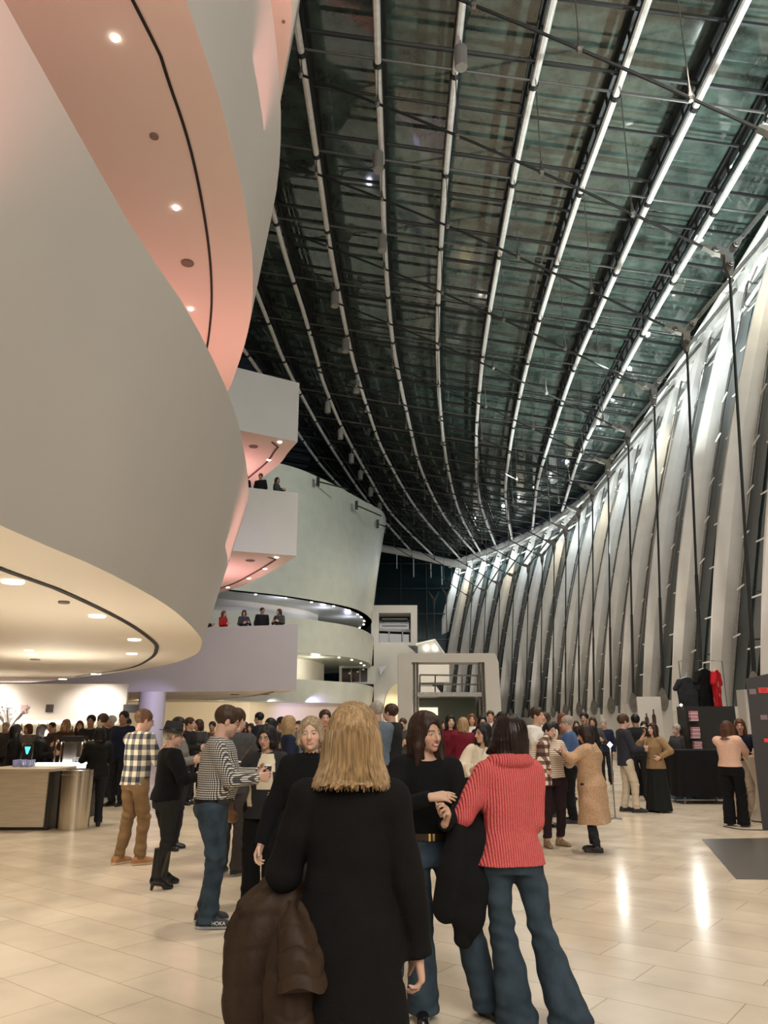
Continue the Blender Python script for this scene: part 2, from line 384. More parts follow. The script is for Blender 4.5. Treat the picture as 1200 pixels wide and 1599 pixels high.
lamp('POINT', 'terrace_lamp', (-6.6, 46.6, 5.2), 90, (1, .93, .75), .2)
lamp('POINT', 'terrace_lamp', (-4.4, 50.2, 5.2), 90, (1, .93, .75), .2)
# ground-floor back wall under the terraces (cream, lit)
m = MB(); m.poly([(-34, 46, 0), (-8, 47.2, 0), (-3.2, 55, 0), (2.6, 60, 0), (2.6, 60, 2.9), (-3.2, 55, 2.9), (-8, 47.2, 2.9), (-34, 46, 2.9)][:0] or [(-34, 46, 0), (-8, 47.2, 0), (-8, 47.2, 2.9), (-34, 46, 2.9)])
m.poly([(-8, 47.2, 0), (-1.2, 55, 0), (-1.2, 55, 2.9), (-8, 47.2, 2.9)])
st(m.build('wall_back_ground', mat('cream_wall', (.72, .62, .44), .6)))
for (x, y, c, p) in ((-9, 43.5, WARM, 260), (-13, 42, WARM, 260), (-4.3, 46.8, (.5, .45, 1), 420), (-6.5, 45, NEUT, 160), (-18, 41, NEUT, 300)):
    lamp('SPOT', 'wall_wash', (x, y, 2.75), p, c, .12, (x-.5, y+4.5, 1.3), 120, .9)
# white mass right of the shell with the portal window
Y0 = 60
def quad(pts, Y): return [atY(x, y, Y) for x, y in pts]
m = MB(); m.prism(quad([(584, 1003), (632, 1003), (652, 1022), (700, 1120), (700, 1145), (584, 1145)], Y0), (0, 6, 0))
st(m.build('wall_far_block', white))
def frame(mb, o, i, Y, dy):   # o,i: outer and inner (x0,y0,x1,y1)
    ox0, oy0, ox1, oy1 = o; ix0, iy0, ix1, iy1 = i
    for q in ([(ox0, oy0), (ox1, oy0), (ox1, iy0), (ox0, iy0)], [(ox0, iy0), (ix0, iy0), (ix0, iy1), (ox0, iy1)], [(ix1, iy0), (ox1, iy0), (ox1, iy1), (ix1, iy1)], [(ox0, iy1), (ox1, iy1), (ox1, oy1), (ox0, oy1)]):
        mb.prism(quad(q, Y), (0, dy, 0))
    return mb
m = MB(); frame(m, (580, 945, 652, 1008), (592, 957, 642, 1003), 61, 3); pf = m.build('window_1', white); st(pf)
g = MB(); g.poly(quad([(590, 955), (644, 955), (644, 1004), (590, 1004)], 63.5)); g.build('glass_pane', sglass, pf)
g = MB(); g.prism(quad([(592, 981), (642, 983), (642, 987), (592, 985)], 62.6), (0, .3, 0))
for x in (607, 628): g.prism(quad([(x, 985), (x+2, 985), (x+2, 1003), (x, 1003)], 62.6), (0, .3, 0))
g.build('window_frame', white, pf)
g = MB()
for y in (966, 973): g.prism(quad([(597, y), (637, y), (637, y+1), (597, y+1)], 62.6), (0, .1, 0))
g.build('railing', greysteel, pf)
# gable parapet with two lamps beside it
m = MB(); m.prism(quad([(653, 1006), (678, 1000), (692, 1020), (653, 1020)], 58), (0, 1, 0)); gp = st(m.build('wall_gable', white))
for x, y in ((666, 1012), (680, 1012)):
    p = atY(x, y, 57.9); q = MB(); q.lathe((p.x, p.y, p.z-.1), [(.12, 0), (.16, .1), (.12, .2)], 10); q.build('wall_lamp', lampm, gp)
m = MB(); m.tube([atY(650, 1007, 57.8), atY(679, 1000, 57.8), atY(693, 1021, 57.8)], .13, 6); m.build('coping', steelw, gp)
# dark opening with frame under the lower terrace + arch
m = MB(); frame(m, (530, 1040, 586, 1068), (534, 1043, 574, 1065), 58, .5); wf = st(m.build('window_2', white))
g = MB(); g.poly(quad([(532, 1042), (576, 1042), (576, 1067), (532, 1067)], 58.4)); g.build('glass_pane', sglass, wf)
for x in (548, 562):
    g = MB(); g.prism(quad([(x, 1043), (x+1.2, 1043), (x+1.2, 1066), (x, 1066)], 58.1), (0, .2, 0)); g.build('mullion', greysteel, wf)
m = MB(); pts = [(600, 1145), (600, 1108)]+[(600+24*(1-math.cos(t)), 1108-41*math.sin(t)) for t in [i*PI/2/8 for i in range(1, 9)]]+[(624, 1145)]
m.prism(quad(pts, 59.9), (0, -.06, 0)); st(m.build('wall_arch_recess', mat('arch_cream', (.80, .70, .45), .6)))
lamp('SPOT', 'arch_uplight', (.9, 57.5, 3.2), 220, WARM, .1, (.6, 60, 2.0), 90)
m = MB(); m.prism(quad([(592, 1042), (604, 1040), (594, 1054)], 59.9), (0, -.05, 0)); st(m.build('window_3', sglass))

# ================================================================ wall line: eave and base curves
EY = [-12, 0, 10, 19, 25, 32.5, 44, 56, 64, 72, 80, 88, 94]
EX = [9.5, 11.4, 12.7, 13.8, 14.4, 15.0, 15.9, 16.3, 15.6, 14.2, 12.0, 9.3, 7.0]
_fine = smooth_curve([Vector((x, y, 0)) for x, y in zip(EX, EY)], 400)
def eaveX(Y): return interp(Y, [p.y for p in _fine], [p.x for p in _fine])
HR, SL = 20.0, -.17
def roofz(X, dh=0): return EYE+HR+dh+SL*X
ys = [10.0, 14.5, 19.0, 23.5, 28, 32.5, 37, 41.5, 46, 50.5, 55, 59.4, 63.7, 67.9, 71.9, 75.8, 79.5, 83.0, 86.4, 89.6]
def baseX(Y): return eaveX(Y-2.5)-4.55
# white base wall and outer glass
ysf = list(np.linspace(-12, 92, 80))
m = MB()
m.grid([[Vector((baseX(y)+.75, y, 0)) for y in ysf], [Vector((baseX(y)+.85, y, 2.1)) for y in ysf], [Vector((baseX(y)+1.6, y, 2.15)) for y in ysf]])
st(m.build('wall_right_base', finmat, smooth=True))
def wallpt(Y, t, inward=0):
    """point on the inclined glass wall: t=0 at base (z 2.1), t=1 at the eave"""
    X0 = baseX(Y)+1.5; X1 = eaveX(Y-2.5)+.35; z1 = roofz(X1, .4)
    bow = -.35*math.sin(PI*t)
    return Vector((X0+(X1-X0)*t+bow-inward, Y-2.5*t, 2.1+(z1-2.1)*t))
yb = [-12, -6, 1, 5.5]+ys+[92]
half = [(a+b)/2 for a, b in zip(yb[:-1], yb[1:])]
wi = 4
for i in range(len(half)-1):
    a, b = half[i], half[i+1]
    m = MB(); m.grid([[wallpt(a, t/6), wallpt((a+b)/2, t/6), wallpt(b, t/6)] for t in range(7)])
    g = st(m.build('window_%d' % wi, sglass)); wi += 1
    if a < 6: continue
    fr = MB(); n = 0
    for s_ in (.2, .8):
        y = a+(b-a)*s_; fr.tube([wallpt(y, t/6, .22) for t in range(7)], .05, 6)
    fr.build('mullion', greysteel, g)
    br = MB()
    for j in range(1, 11):
        t = j/11.0+random.uniform(-.01, .01)
        br.tube([wallpt(a+(b-a)*.18, t, .3), wallpt(a+(b-a)*.42, t, .42)], .028, 5)
        br.tube([wallpt(a+(b-a)*.8, t+.03, .3), wallpt(a+(b-a)*.6, t+.03, .42)], .028, 5)
    br.build('bracket', steelw, g)

# ---------------------------------------------------------------- slanted columns
bay = [y for y in ys]
nv = 0
for i, Y in enumerate([-.0, 5.0]+ys):
    Yc = Y+2.2 if Y < 55 else Y+2.0
    m = MB(); rows = []
    for k in range(13):
        t = k/12
        tt = -.11+t*1.08
        p = wallpt(Yc, tt, .15)
        d = .24+.50*math.sin(PI*min(1, max(0, t*.96+.02)))**.75
        w = .10+.17*math.sin(PI*t)
        rows.append([p+Vector((.35, -w, 0)), p+Vector((-d*.55, -w*1.15, 0)), p+Vector((-d, -w*.25, 0)), p+Vector((-d, w*.25, 0)), p+Vector((-d*.55, w*1.15, 0)), p+Vector((.35, w, 0))])
    m.grid(rows, close=True); m.poly(rows[0]); m.poly(rows[-1][::-1])
    o = m.build('slanted_column', finmat, smooth=True, loc=rows[0][2], angle=25)
    tag(o, 'white blade-like slanted column of the glass wall, %s counted from the right edge inwards' % ordn(i+1), 'column', 'slanted columns along the glass wall')
# eave beams
yse = list(np.linspace(-12, 93, 90))
m = MB()
def eline(dx, dz): return [Vector((eaveX(y-2.5)+dx, y-2.5, roofz(eaveX(y-2.5))+dz)) for y in yse]
m.grid([eline(-.25, -.55), eline(.6, -.75), eline(.65, .3), eline(-.3, .3)], close=False); m.grid([eline(-.3, .3), eline(-.25, -.55)])
st(m.build('trim_1', steelw, smooth=True))
m = MB(); m.tube(eline(-.75, -.55), .12, 8); st(m.build('trim_2', steelw, smooth=True))
m = MB(); m.tube(eline(-.2, -1.5), .09, 8); st(m.build('trim_3', steelw, smooth=True))
m = MB()
for j in range(0, 90, 1):
    m.tube([eline(-.75, -.55)[j], eline(-.25, -.2)[j]], .05, 5)
st(m.build('trim_4', steelw))
# eave floodlights washing the tops of the columns
for i, Y in enumerate(ys):
    X = eaveX(Y-2.5); z = roofz(X)
    p = Vector((X-1.1, Y-1.9, z-1.1))
    q = MB(); q.lathe((0, 0, 0), [(.05, .18), (.10, .15), (.12, 0), (.10, -.01)], 12)
    o = q.build('eave_floodlight', greysteel, smooth=True); o.location = p; o.rotation_euler = (0, math.radians(-160), 0)
    q = MB(); q.lathe((0, 0, -.02), [(.09, 0), (.09, .006)], 12); q.build('lens', lampm, o)
    tag(o, 'small floodlight under the white eave, %s counted from the right edge' % ordn(i+1), 'floodlight', 'floodlights along the eave')
    lamp('SPOT', 'eave_light', p+Vector((-.05, 0, -.25)), 760 if Y < 60 else 560, COOL if i % 3 else (1, .9, .68), .12, wallpt(Y, .55), 120, .9)
    lamp('POINT', 'eave_glow', p+Vector((-.2, .5, -.5)), 75, COOL, .12)
# lamps at the foot of the columns, washing them upward
for i, Y in enumerate(ys):
    if Y < 14: continue
    b = Vector((baseX(Y)-1.6, Y-1.5, 2.5)) if Y > 20 else Vector((baseX(Y)-1.2, Y-2.5, 2.9))
    lamp('SPOT', 'column_uplight', b, 270, (1, .90, .80), .15, wallpt(Y+1, .5), 100, .9)

# ================================================================ roof: ribs, purlins, glass
ribs = {
 'A3': [(380, 545), (410, 587), (472, 686), (520, 748), (590, 815)],
 'A2': [(398, 450), (442, 560), (474, 623), (520, 703), (574, 782), (640, 858)],
 'A1': [(418, 300), (446, 400), (475, 490), (495, 560), (507, 602), (538, 675), (576, 744), (614, 805), (676, 867)],
 'A': [(458, 0), (473, 97), (497, 260), (515, 383), (533, 477), (551, 560), (575, 640), (603, 713), (655, 800), (715, 868)],
 'B': [(588, 0), (591, 117), (597, 267), (601, 383), (609, 493), (618, 560), (637, 650), (660, 738), (698, 812), (744, 866)],
 'C': [(723, 0), (710, 127), (695, 293), (687, 417), (684, 500), (684, 560), (688, 640), (700, 733), (720, 805), (752, 864)],
 'D': [(865, 0), (830, 150), (802, 283), (763, 500), (750, 600), (744, 700), (750, 783), (776, 856)],
 'E': [(1013, 0), (957, 163), (900, 320), (843, 500), (815, 607), (797, 700), (790, 775), (800, 842)],
 'F': [(1168, 0), (1080, 180), (1007, 330), (930, 500), (892, 590), (858, 692), (840, 755), (833, 818)],
 'G': [(1330, -40), (1193, 200), (1113, 337), (1017, 500), (943, 636), (905, 715), (883, 783)],
}
RX = {}
names = list(ribs)
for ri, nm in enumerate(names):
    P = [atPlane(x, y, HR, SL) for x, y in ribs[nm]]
    P = [p for p in P if p.y < 96]
    d = (P[1]-P[0]); d = d/d.y
    if P[0].y > 3: P = [P[0]-d*(P[0].y+8)]+P
    P = P+[P[-1]+(P[-1]-P[-2]).normalized()*2.6]
    P = smooth_curve(P, 70)
    RX[nm] = ([p.y for p in P], [p.x for p in P])
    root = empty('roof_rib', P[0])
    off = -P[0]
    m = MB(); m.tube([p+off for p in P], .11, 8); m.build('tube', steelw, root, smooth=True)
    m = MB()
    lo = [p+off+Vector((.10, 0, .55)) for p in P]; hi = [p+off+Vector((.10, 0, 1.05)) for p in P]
    m.grid([[q+Vector((-.17, 0, 0)) for q in hi], [q+Vector((.17, 0, 0)) for q in hi]]); m.tube(lo, .08, 6); m.tube(hi, .12, 6)  # top plate widened to stand in for shadow bands on the glass
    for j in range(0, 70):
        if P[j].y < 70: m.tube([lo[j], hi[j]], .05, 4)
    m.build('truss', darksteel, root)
    yv = 10.6
    while yv < 80:
        x = interp(yv, *RX[nm]); q = Vector((x, yv, roofz(x)))+off
        if P[-1].y > yv:
            m = MB(); m.tube([q+Vector((0, -.08, 0)), q+Vector((0, .08, 0))], .15, 8); m.tube([q, q+Vector((.08, 0, .6))], .035, 5); m.build('clamp', darksteel, root)
        yv += 4.5
    tag(root, 'white tubular roof rib with a dark truss and shadow band, %s counted from the left' % ordn(ri+1), 'roof rib', 'white ribs under the glass roof')
# purlins
tiemat = mat('tie_steel', (.10, .10, .095), .35, .3)
yv = 6.1; n = 0
while yv < 92:
    major = (n % 2 == 0); xr = eaveX(yv)+.1; xl = -6.5 if yv < 30 else -13-(yv-30)*.3
    a = Vector((xl, yv, roofz(xl, .75))); b = Vector((xr, yv, roofz(xr, .75)))
    root = empty('roof_purlin', a)
    m = MB(); m.tube([Vector(), b-a], .075 if major else .055, 6); m.build('beam', darksteel, root)
    if major:
        dz = Vector((0, .12, -.62)); m = MB(); m.tube([dz, b-a+dz], .045, 6); m.build('tie_tube', tiemat, root)
    else:
        dz = Vector((0, .25, .25)); m = MB(); m.tube([dz, b-a+dz], .04, 6); m.build('upper_bar', darksteel, root)
    n += 1
    tag(root, '%s purlin crossing under the roof, %s from the top of the picture' % ('dark double' if major else 'slim dark', ordn(n)), 'roof purlin', 'purlins of the glass roof')
    yv += 2.22
# glass skin
yl = list(np.linspace(-12, 93, 60)); m = MB(); rows = []
for y in yl:
    xr = eaveX(y)+.5; xl = -34
    rows.append([Vector((xl+(xr-xl)*k/8, y, roofz(xl+(xr-xl)*k/8, 1.25))) for k in range(9)])
m.grid(rows); st(m.build('ceiling', M_roofglass()))

# ================================================================ stay cables
def shaft(m, a, b, r, mi=0): m.tube([a, b], r, 7, mi=mi)
for i, Y in enumerate(ys[:17]):
    bx = baseX(Y); A = Vector((bx, Y, 2.5)); Nn = Vector((bx+.75, Y, 14.4))
    root = empty('stay_cable', A)
    def L_(p): return Vector(p)-A
    m = MB(); shaft(m, L_(A), L_(A.lerp(Nn, .3)), .055); shaft(m, L_(A.lerp(Nn, .3)), L_(Nn-Vector((0, 0, .5))), .04)
    m.build('vertical_cable', darksteel, root)
    # three-armed casting
    ZN = Vector((0, 0, 1)); dirs = []
    xe = eaveX(Y-.5); E = Vector((xe-.3, Y-.3, roofz(xe)-.5))
    xl = -4.0 if i < 8 else -2; Rr = Vector((xl, Y+.8, roofz(xl)-.25))
    dirs = [(Vector((-1, 0, .36)).normalized(), .95), ((E-Nn).normalized(), .95), (Vector((-.03, 0, -1)), 1.0)]
    m = MB(); pts = []
    angs = sorted([(math.atan2(d.z, d.x), l) for d, l in dirs])
    for k in range(3):
        a0, l0 = angs[k]; a1, l1 = angs[(k+1) % 3]
        pts.append((math.cos(a0)*l0, math.sin(a0)*l0-.0))
        nx, nz = math.cos(a0+PI/2), math.sin(a0+PI/2)
        pts[-1] = (math.cos(a0-.05)*l0*.97, math.sin(a0-.05)*l0*.97); pts.append((math.cos(a0+.05)*l0*.97, math.sin(a0+.05)*l0*.97))
        pts.append((math.cos(a0+.32)*l0*.5, math.sin(a0+.32)*l0*.5))
        if a1 < a0: a1 += 2*PI
        am = (a0+a1)/2; pts.append((math.cos(am)*.17, math.sin(am)*.17))
        pts.append((math.cos(a1-.32)*l1*.5, math.sin(a1-.32)*l1*.5))
    c = Nn-A
    m.prism([c+Vector((x*.78, -.09, z*.78)) for x, z in pts], (0, .18, 0))
    for (d, l) in dirs:
        q = c+Vector((d.x*.36, 0, d.z*.36)); m.tube([q+Vector((0, -.17, 0)), q+Vector((0, .17, 0))], .10, 12)
        m.tube([q+Vector((0, -.21, 0)), q+Vector((0, .21, 0))], .05, 8)
    m.build('casting', castmat, root)
    m = MB(); e0 = Nn+(E-Nn).normalized()*.7; shaft(m, L_(e0), L_(E), .07); m.build('strut', greysteel, root)
    m = MB(); w0 = Nn+dirs[0][0]*.7
    sag = [w0.lerp(Rr, t/8)+Vector((0, 0, .28*math.sin(PI*t/8))) for t in range(9)]
    m.tube([L_(p) for p in sag], .042, 6); m.build('roof_cable', darksteel, root)
    for nm in names:
        x = interp(Y+.5, *RX[nm]); 
        if x <= xl or x >= Nn.x-1 or Y > RX[nm][0][-1]-1: continue
        t = (w0.x-x)/(w0.x-Rr.x); p = w0.lerp(Rr, t)+Vector((0, 0, .28*math.sin(PI*t)))
        top = roofz(x)
        if top-p.z < .3: continue
        h = MB(); h.tube([L_(p), L_(Vector((x, p.y, top)))], .018, 5); h.lathe(L_(p), [(.03, .35), (.05, .15), (.10, 0), (.06, -.08)], 8); h.build('hanger_rod', greysteel, root)
    # oval anchor plate
    q = MB(); prof = []
    tl = Vector((.02, 0, .45)); 
    for s_ in (-.09, .09):
        q2 = [Vector((math.sin(t)*.17*(1 if math.cos(t) < 0 else 1-.35*math.cos(t)), s_, math.cos(t)*.40-.05)) for t in [2*PI*k/20 for k in range(20)]]
        prof.append(q2)
    R = Matrix.Rotation(math.radians(-25), 3, 'Z'); prof = [[R@p for p in r] for r in prof]
    q.grid(prof, close=True); q.poly(prof[0]); q.poly(prof[1][::-1]); q.tube([R@Vector((0, -.13, -.1)), R@Vector((0, .13, -.1))], .07, 12)
    q.build('anchor_plate', castmat, root)
    tag(root, 'dark steel stay cable with star-shaped casting and oval anchor, %s from the right edge' % ordn(i+1), 'cable', 'stay cables beside the slanted columns')
    if Y < 60:
        pd = MB(); x0 = bx-.02
        pd.prism([(x0-.33, Y-.22, 0), (x0+.33, Y-.22, 0), (x0+.9, Y-.22, 2.2), (x0+.5, Y-.22, 2.42), (x0-.16, Y-.22, 2.42), (x0-.22, Y-.22, 2.2)][:0] or [(x0-.26, Y+.1, 0), (x0+.3, Y+.1, 0), (x0+.36, Y+.1, 2.42), (x0-.2, Y+.1, 2.42)], (0, .45, 0))
        o = pd.build('pedestal', white, root, loc=tuple(A)); o.location = (0, 0, 0)

# ================================================================ end glass wall
m = MB(); m.poly([(-12, 90, 0), (12, 90, 0), (12, 90, 26), (-12, 90, 26)]); ew = st(m.build('window_60', dglass))
m = MB()
for x in range(-10, 12, 3): m.tube([(x, 89.8, 0), (x, 89.8, 26)], .07, 5)
for z in range(2, 24, 3): m.tube([(-12, 89.8, z), (12, 89.8, z)], .07, 5)
m.build('mullion', mat('dark_mullion', (.02, .035, .04), .5), ew)
m = MB(); pts = [atY(x, y, 84) for x, y in [(590, 855), (640, 864), (690, 876), (730, 884)]]
m.tube(pts, .42, 10); tr5 = st(m.build('trim_5', steelw, smooth=True))
for k, (x, y) in enumerate([(620, 866), (646, 872), (673, 880), (690, 884)]):
    p = atY(x, y, 83.9); q = MB(); q.tube([p, p-Vector((0, 0, 1.6+.5*(k % 2)))], .07, 6); q.build('hanging_rod', steelw, tr5)
# one free-standing three-armed mast in front of the end glass
for k, (x, y, y2) in enumerate([(678, 938, 1000), (697, 930, 990)]):
    p = atY(x, y, 80); q = MB()
    q.tube([(0, 0, 0), (0, 0, -3.9)], .05, 6); q.tube([(0, 0, 0), (-.55, 0, 1.0)], [.2, .05], 6); q.tube([(0, 0, 0), (.55, 0, 1.0)], [.2, .05], 6); q.tube([(0, 0, .1), (0, 0, -.9)], [.2, .05], 6)
    o = q.build('cable_fork', castmat); o.location = p
    tag(o, 'grey forked cable casting before the dark end window, %s' % ('left one' if k == 0 else 'right one'), 'cable casting', 'forked castings at the end window')
# wall brackets on the shell rim
for k, (x, y, x2, y2) in enumerate([(497, 752, 545, 764), (557, 789, 596, 806), (590, 818, 607, 824)]):
    a = atY(x, y, 47+4*k); b = atY(x2, y2, 47+4*k); q = MB(); q.tube([Vector(), b-a], .05, 6); q.box((0, 0, 0), (.2, .2, .6))
    o = q.build('rim_strut', darksteel); o.location = a
    tag(o, 'thin dark strut fixed to the top rim of the shell, %s from the left' % ordn(k+1), 'strut', 'struts on the shell rim')
# cylinder lamps on the roof ribs
for k, (x, y, hh) in enumerate([(720, 90, 42), (591, 252, 36), (597, 380, 30), (523, 468, 26), (540, 540, 22), (557, 604, 20), (512, 636, 18), (532, 678, 17), (549, 716, 15), (563, 742, 14), (579, 768, 12), (593, 792, 11)]):
    p = atPlane(x, y, HR-.7, SL); q = MB()
    R = .19 if k < 3 else .2; H = .75
    q.lathe((0, 0, -H/2), [(R*.92, 0), (R, .03), (R, H-.03), (R*.9, H)], 14, mi=0); q.tube([(0, 0, H/2), (0, 0, .72)], .03, 5)
    o = q.build('rib_lamp', mat('lamp_housing', (.30, .29, .27), .5)); o.location = p
    tag(o, 'grey cylinder lamp hanging under the roof ribs, %s counted from the top' % ordn(k+1), 'lamp', 'cylinder lamps under the roof ribs')

# ================================================================ white lift portal
YL = 30.0
m = MB()
m.prism(quad([(622, 1020), (774, 1020), (779, 1034), (622, 1034)], YL), (0, 1.2, 0))
def down(x0, x1, y0, Y, x0b=None, x1b=None):
    a = atY(x0, y0, Y); b = atY(x1, y0, Y); c = Vector(((b.x if x1b is None else atY(x1b, 1130, Y).x), Y, 0)); d = Vector(((a.x if x0b is None else atY(x0b, 1130, Y).x), Y, 0))
    return [a, b, c, d]
m.prism(down(622, 643, 1034, YL), (0, 1.2, 0)); m.prism(down(757, 779, 1034, YL, 761, 786), (0, 1.2, 0))
lp = empty('lift_portal', (2.6, YL, 0)); o = m.build('portal_frame', white); o.parent = lp; o.matrix_parent_inverse = Matrix.Translation((-2.6, -YL, 0))
tag(lp, 'white framed portal with glass and steel railings in the middle distance', 'portal')
def child(mb, nm, mt, root, smooth=False):
    o = mb.build(nm, mt, smooth=smooth); o.parent = root; o.matrix_parent_inverse = Matrix.Translation(-Vector(root.location)); return o
m = MB()
for x in (647, 652, 748, 754):
    m = MB(); m.tube([atY(x, 1034, YL+.2), Vector((atY(x+(2 if x > 700 else 0), 1130, YL+.2).x, YL+.2, 0))], .05, 6); child(m, 'guide_post', greysteel, lp)
m = MB()
for y in (1054, 1068): m.tube([atY(656, y, YL+.4), atY(746, y+1, YL+.4)], .035, 6)
for x in (656, 680, 722, 746): m.tube([atY(x, 1054, YL+.4), atY(x, 1083, YL+.4)], .03, 6)
child(m, 'railing', greysteel, lp)
m = MB(); a = atY(652, 1082, YL+.3); b = atY(752, 1087, YL+.3); m.box(((a.x+b.x)/2, YL+1.2, (a.z+b.z)/2), (b.x-a.x, 2.2, .16)); child(m, 'landing', greysteel, lp)
gl = mat('lift_glass', (.10, .12, .09), .08, spec=.6)
m = MB(); a = atY(655, 1090, YL+1.9); b = atY(745, 1090, YL+1.9); m.box(((a.x+b.x)/2, YL+2.2, a.z/2), (b.x-a.x, .1, a.z)); child(m, 'glass_back', gl, lp)
m = MB(); m.box((1.8, YL+2.1, 2.1), (.75, .05, .3)); child(m, 'lit_panel', mat('lit_panel', (1, .9, .6), emit=(1, .85, .55), estr=1.3), lp)
# white fragment seen through the portal
m = MB(); m.prism(quad([(652, 1036), (702, 1036), (702, 1065), (652, 1066)], 50), (0, 1, 0)); m.prism(quad([(655, 1072), (682, 1072), (690, 1083), (655, 1083)], 50), (0, 1, 0)); st(m.build('wall_stair_white', white))
# ================================================================ implicit-surface modeller for bodies, clothes and hair
class Field:
    def __init__(s, lo, hi, h):
        s.lo = np.array(lo, float)-2*h; s.h = h
        s.n = np.ceil((np.array(hi, float)+2*h-s.lo)/h).astype(int)+1
        s.F = np.full(s.n, .3, np.float32)
        s.ax = [s.lo[i]+h*np.arange(s.n[i]) for i in range(3)]
    def _sl(s, lo, hi):
        a = np.clip(np.floor((np.array(lo)-s.lo)/s.h).astype(int), 0, s.n-1); b = np.clip(np.ceil((np.array(hi)-s.lo)/s.h).astype(int)+1, 1, s.n)
        return tuple(slice(a[i], max(a[i]+1, b[i])) for i in range(3))
    def apply(s, fn, lo, hi, k=.012, mode='u'):
        pad = k+2.5*s.h; lo = np.array(lo)-pad; hi = np.array(hi)+pad; sl = s._sl(lo, hi)
        X = s.ax[0][sl[0]][:, None, None]; Y = s.ax[1][sl[1]][None, :, None]; Z = s.ax[2][sl[2]][None, None, :]
        d = fn(X, Y, Z); f = s.F[sl]
        if mode == 'u':
            hh = np.clip(.5+.5*(f-d)/k, 0, 1); s.F[sl] = f+(d-f)*hh-k*hh*(1-hh)
        elif mode == 's':
            d = -d; hh = np.clip(.5-.5*(f-d)/k, 0, 1); s.F[sl] = f+(d-f)*hh+k*hh*(1-hh)
        elif mode == 'i':
            hh = np.clip(.5-.5*(f-d)/k, 0, 1); s.F[sl] = f+(d-f)*hh+k*hh*(1-hh)
    def cone(s, a, b, ra, rb, k=.012, mode='u', flat=None):
        a = np.array(a, float); b = np.array(b, float); ab = b-a; L2 = max(1e-9, float(ab@ab))
        def fn(X, Y, Z):
            t = np.clip(((X-a[0])*ab[0]+(Y-a[1])*ab[1]+(Z-a[2])*ab[2])/L2, 0, 1)
            dx = X-a[0]-t*ab[0]; dy = Y-a[1]-t*ab[1]; dz = Z-a[2]-t*ab[2]
            return np.sqrt(dx*dx+dy*dy+dz*dz)-(ra+(rb-ra)*t)
        r = max(ra, rb); s.apply(fn, np.minimum(a, b)-r, np.maximum(a, b)+r, k, mode)
    def chain(s, pts, rs, k=.012, mode='u'):
        for i in range(len(pts)-1): s.cone(pts[i], pts[i+1], rs[i], rs[i+1], k, mode)
    def ell(s, c, r, k=.012, mode='u', R=None):
        c = np.array(c, float); r = np.array(r, float); Rm = np.eye(3) if R is None else np.array(R)   # columns: local axes
        def fn(X, Y, Z):
            x, y, z = X-c[0], Y-c[1], Z-c[2]
            u = (x*Rm[0, 0]+y*Rm[1, 0]+z*Rm[2, 0])/r[0]; v = (x*Rm[0, 1]+y*Rm[1, 1]+z*Rm[2, 1])/r[1]; w = (x*Rm[0, 2]+y*Rm[1, 2]+z*Rm[2, 2])/r[2]
            q = np.sqrt(u*u+v*v+w*w)+1e-6; g = np.sqrt((u/r[0])**2+(v/r[1])**2+(w/r[2])**2)+1e-6
            return q*(q-1)/g
        m = r.max(); s.apply(fn, c-m, c+m, k, mode)
    def loft(s, secs, k=.012, mode='u', power=2.0):
        """secs: (z, cx, cy, rx, ry) from low to high; elliptical sections stacked in z"""
        S = np.array(secs, float); z0, z1 = S[0, 0], S[-1, 0]; zc = s.ax[2]
        cx, cy, rx, ry = [np.interp(zc, S[:, 0], S[:, j]) for j in (1, 2, 3, 4)]
        lo = [(S[:, 1]-S[:, 3]).min(), (S[:, 2]-S[:, 4]).min(), z0]; hi = [(S[:, 1]+S[:, 3]).max(), (S[:, 2]+S[:, 4]).max(), z1]
        def fn(X, Y, Z):
            zz = Z[0, 0, :]; g = [np.interp(zz, zc, q)[None, None, :] for q in (cx, cy, rx, ry)]
            u = np.abs(X-g[0])/g[2]; v = np.abs(Y-g[1])/g[3]
            if power == 2: q = np.sqrt(u*u+v*v)
            else: q = (u**power+v**power)**(1/power)
            d = (q-1)*np.minimum(g[2], g[3])*1.05
            return np.maximum(d, np.maximum(z0-Z, Z-z1))
        s.apply(fn, lo, hi, k, mode)
    def half(s, p, n, k=.004):
        """keep only the side of plane (p, n) that n points away from"""
        n = np.array(n, float); n /= np.linalg.norm(n); p = np.array(p, float)
        def fn(X, Y, Z): return (X-p[0])*n[0]+(Y-p[1])*n[1]+(Z-p[2])*n[2]
        X = s.ax[0][:, None, None]; Y = s.ax[1][None, :, None]; Z = s.ax[2][None, None, :]
        s.F = np.maximum(s.F, fn(X, Y, Z).astype(np.float32))
    def disp(s, fn):
        X = s.ax[0][:, None, None]; Y = s.ax[1][None, :, None]; Z = s.ax[2][None, None, :]
        s.F = (s.F+fn(X, Y, Z)).astype(np.float32)
    def folds(s, amp, seed=0, sx=16, sz=9):
        a = seed*1.7
        s.disp(lambda X, Y, Z: amp*(np.sin(X*sx+Z*sz+a+1.5*np.sin(Y*11+a))+.7*np.sin(Y*sx*1.1-Z*sz*1.9+2*a+1.3*np.sin(X*13))+.5*np.sin(Z*sz*4+X*7-Y*9+a)))
    def mesh(s, name, smooth_iter=1):
        F = s.F; n = F.shape; neg = F < 0
        if not neg.any(): return None
        c = [neg[i:n[0]-1+i, j:n[1]-1+j, k:n[2]-1+k] for i in (0, 1) for j in (0, 1) for k in (0, 1)]
        cnt = sum(x.astype(np.int8) for x in c); act = (cnt > 0) & (cnt < 8)
        I = np.argwhere(act); idx = np.full(act.shape, -1, np.int32); idx[tuple(I.T)] = np.arange(len(I))
        acc = np.zeros((len(I), 3)); ns = np.zeros(len(I))
        corners = [(i, j, k) for i in (0, 1) for j in (0, 1) for k in (0, 1)]
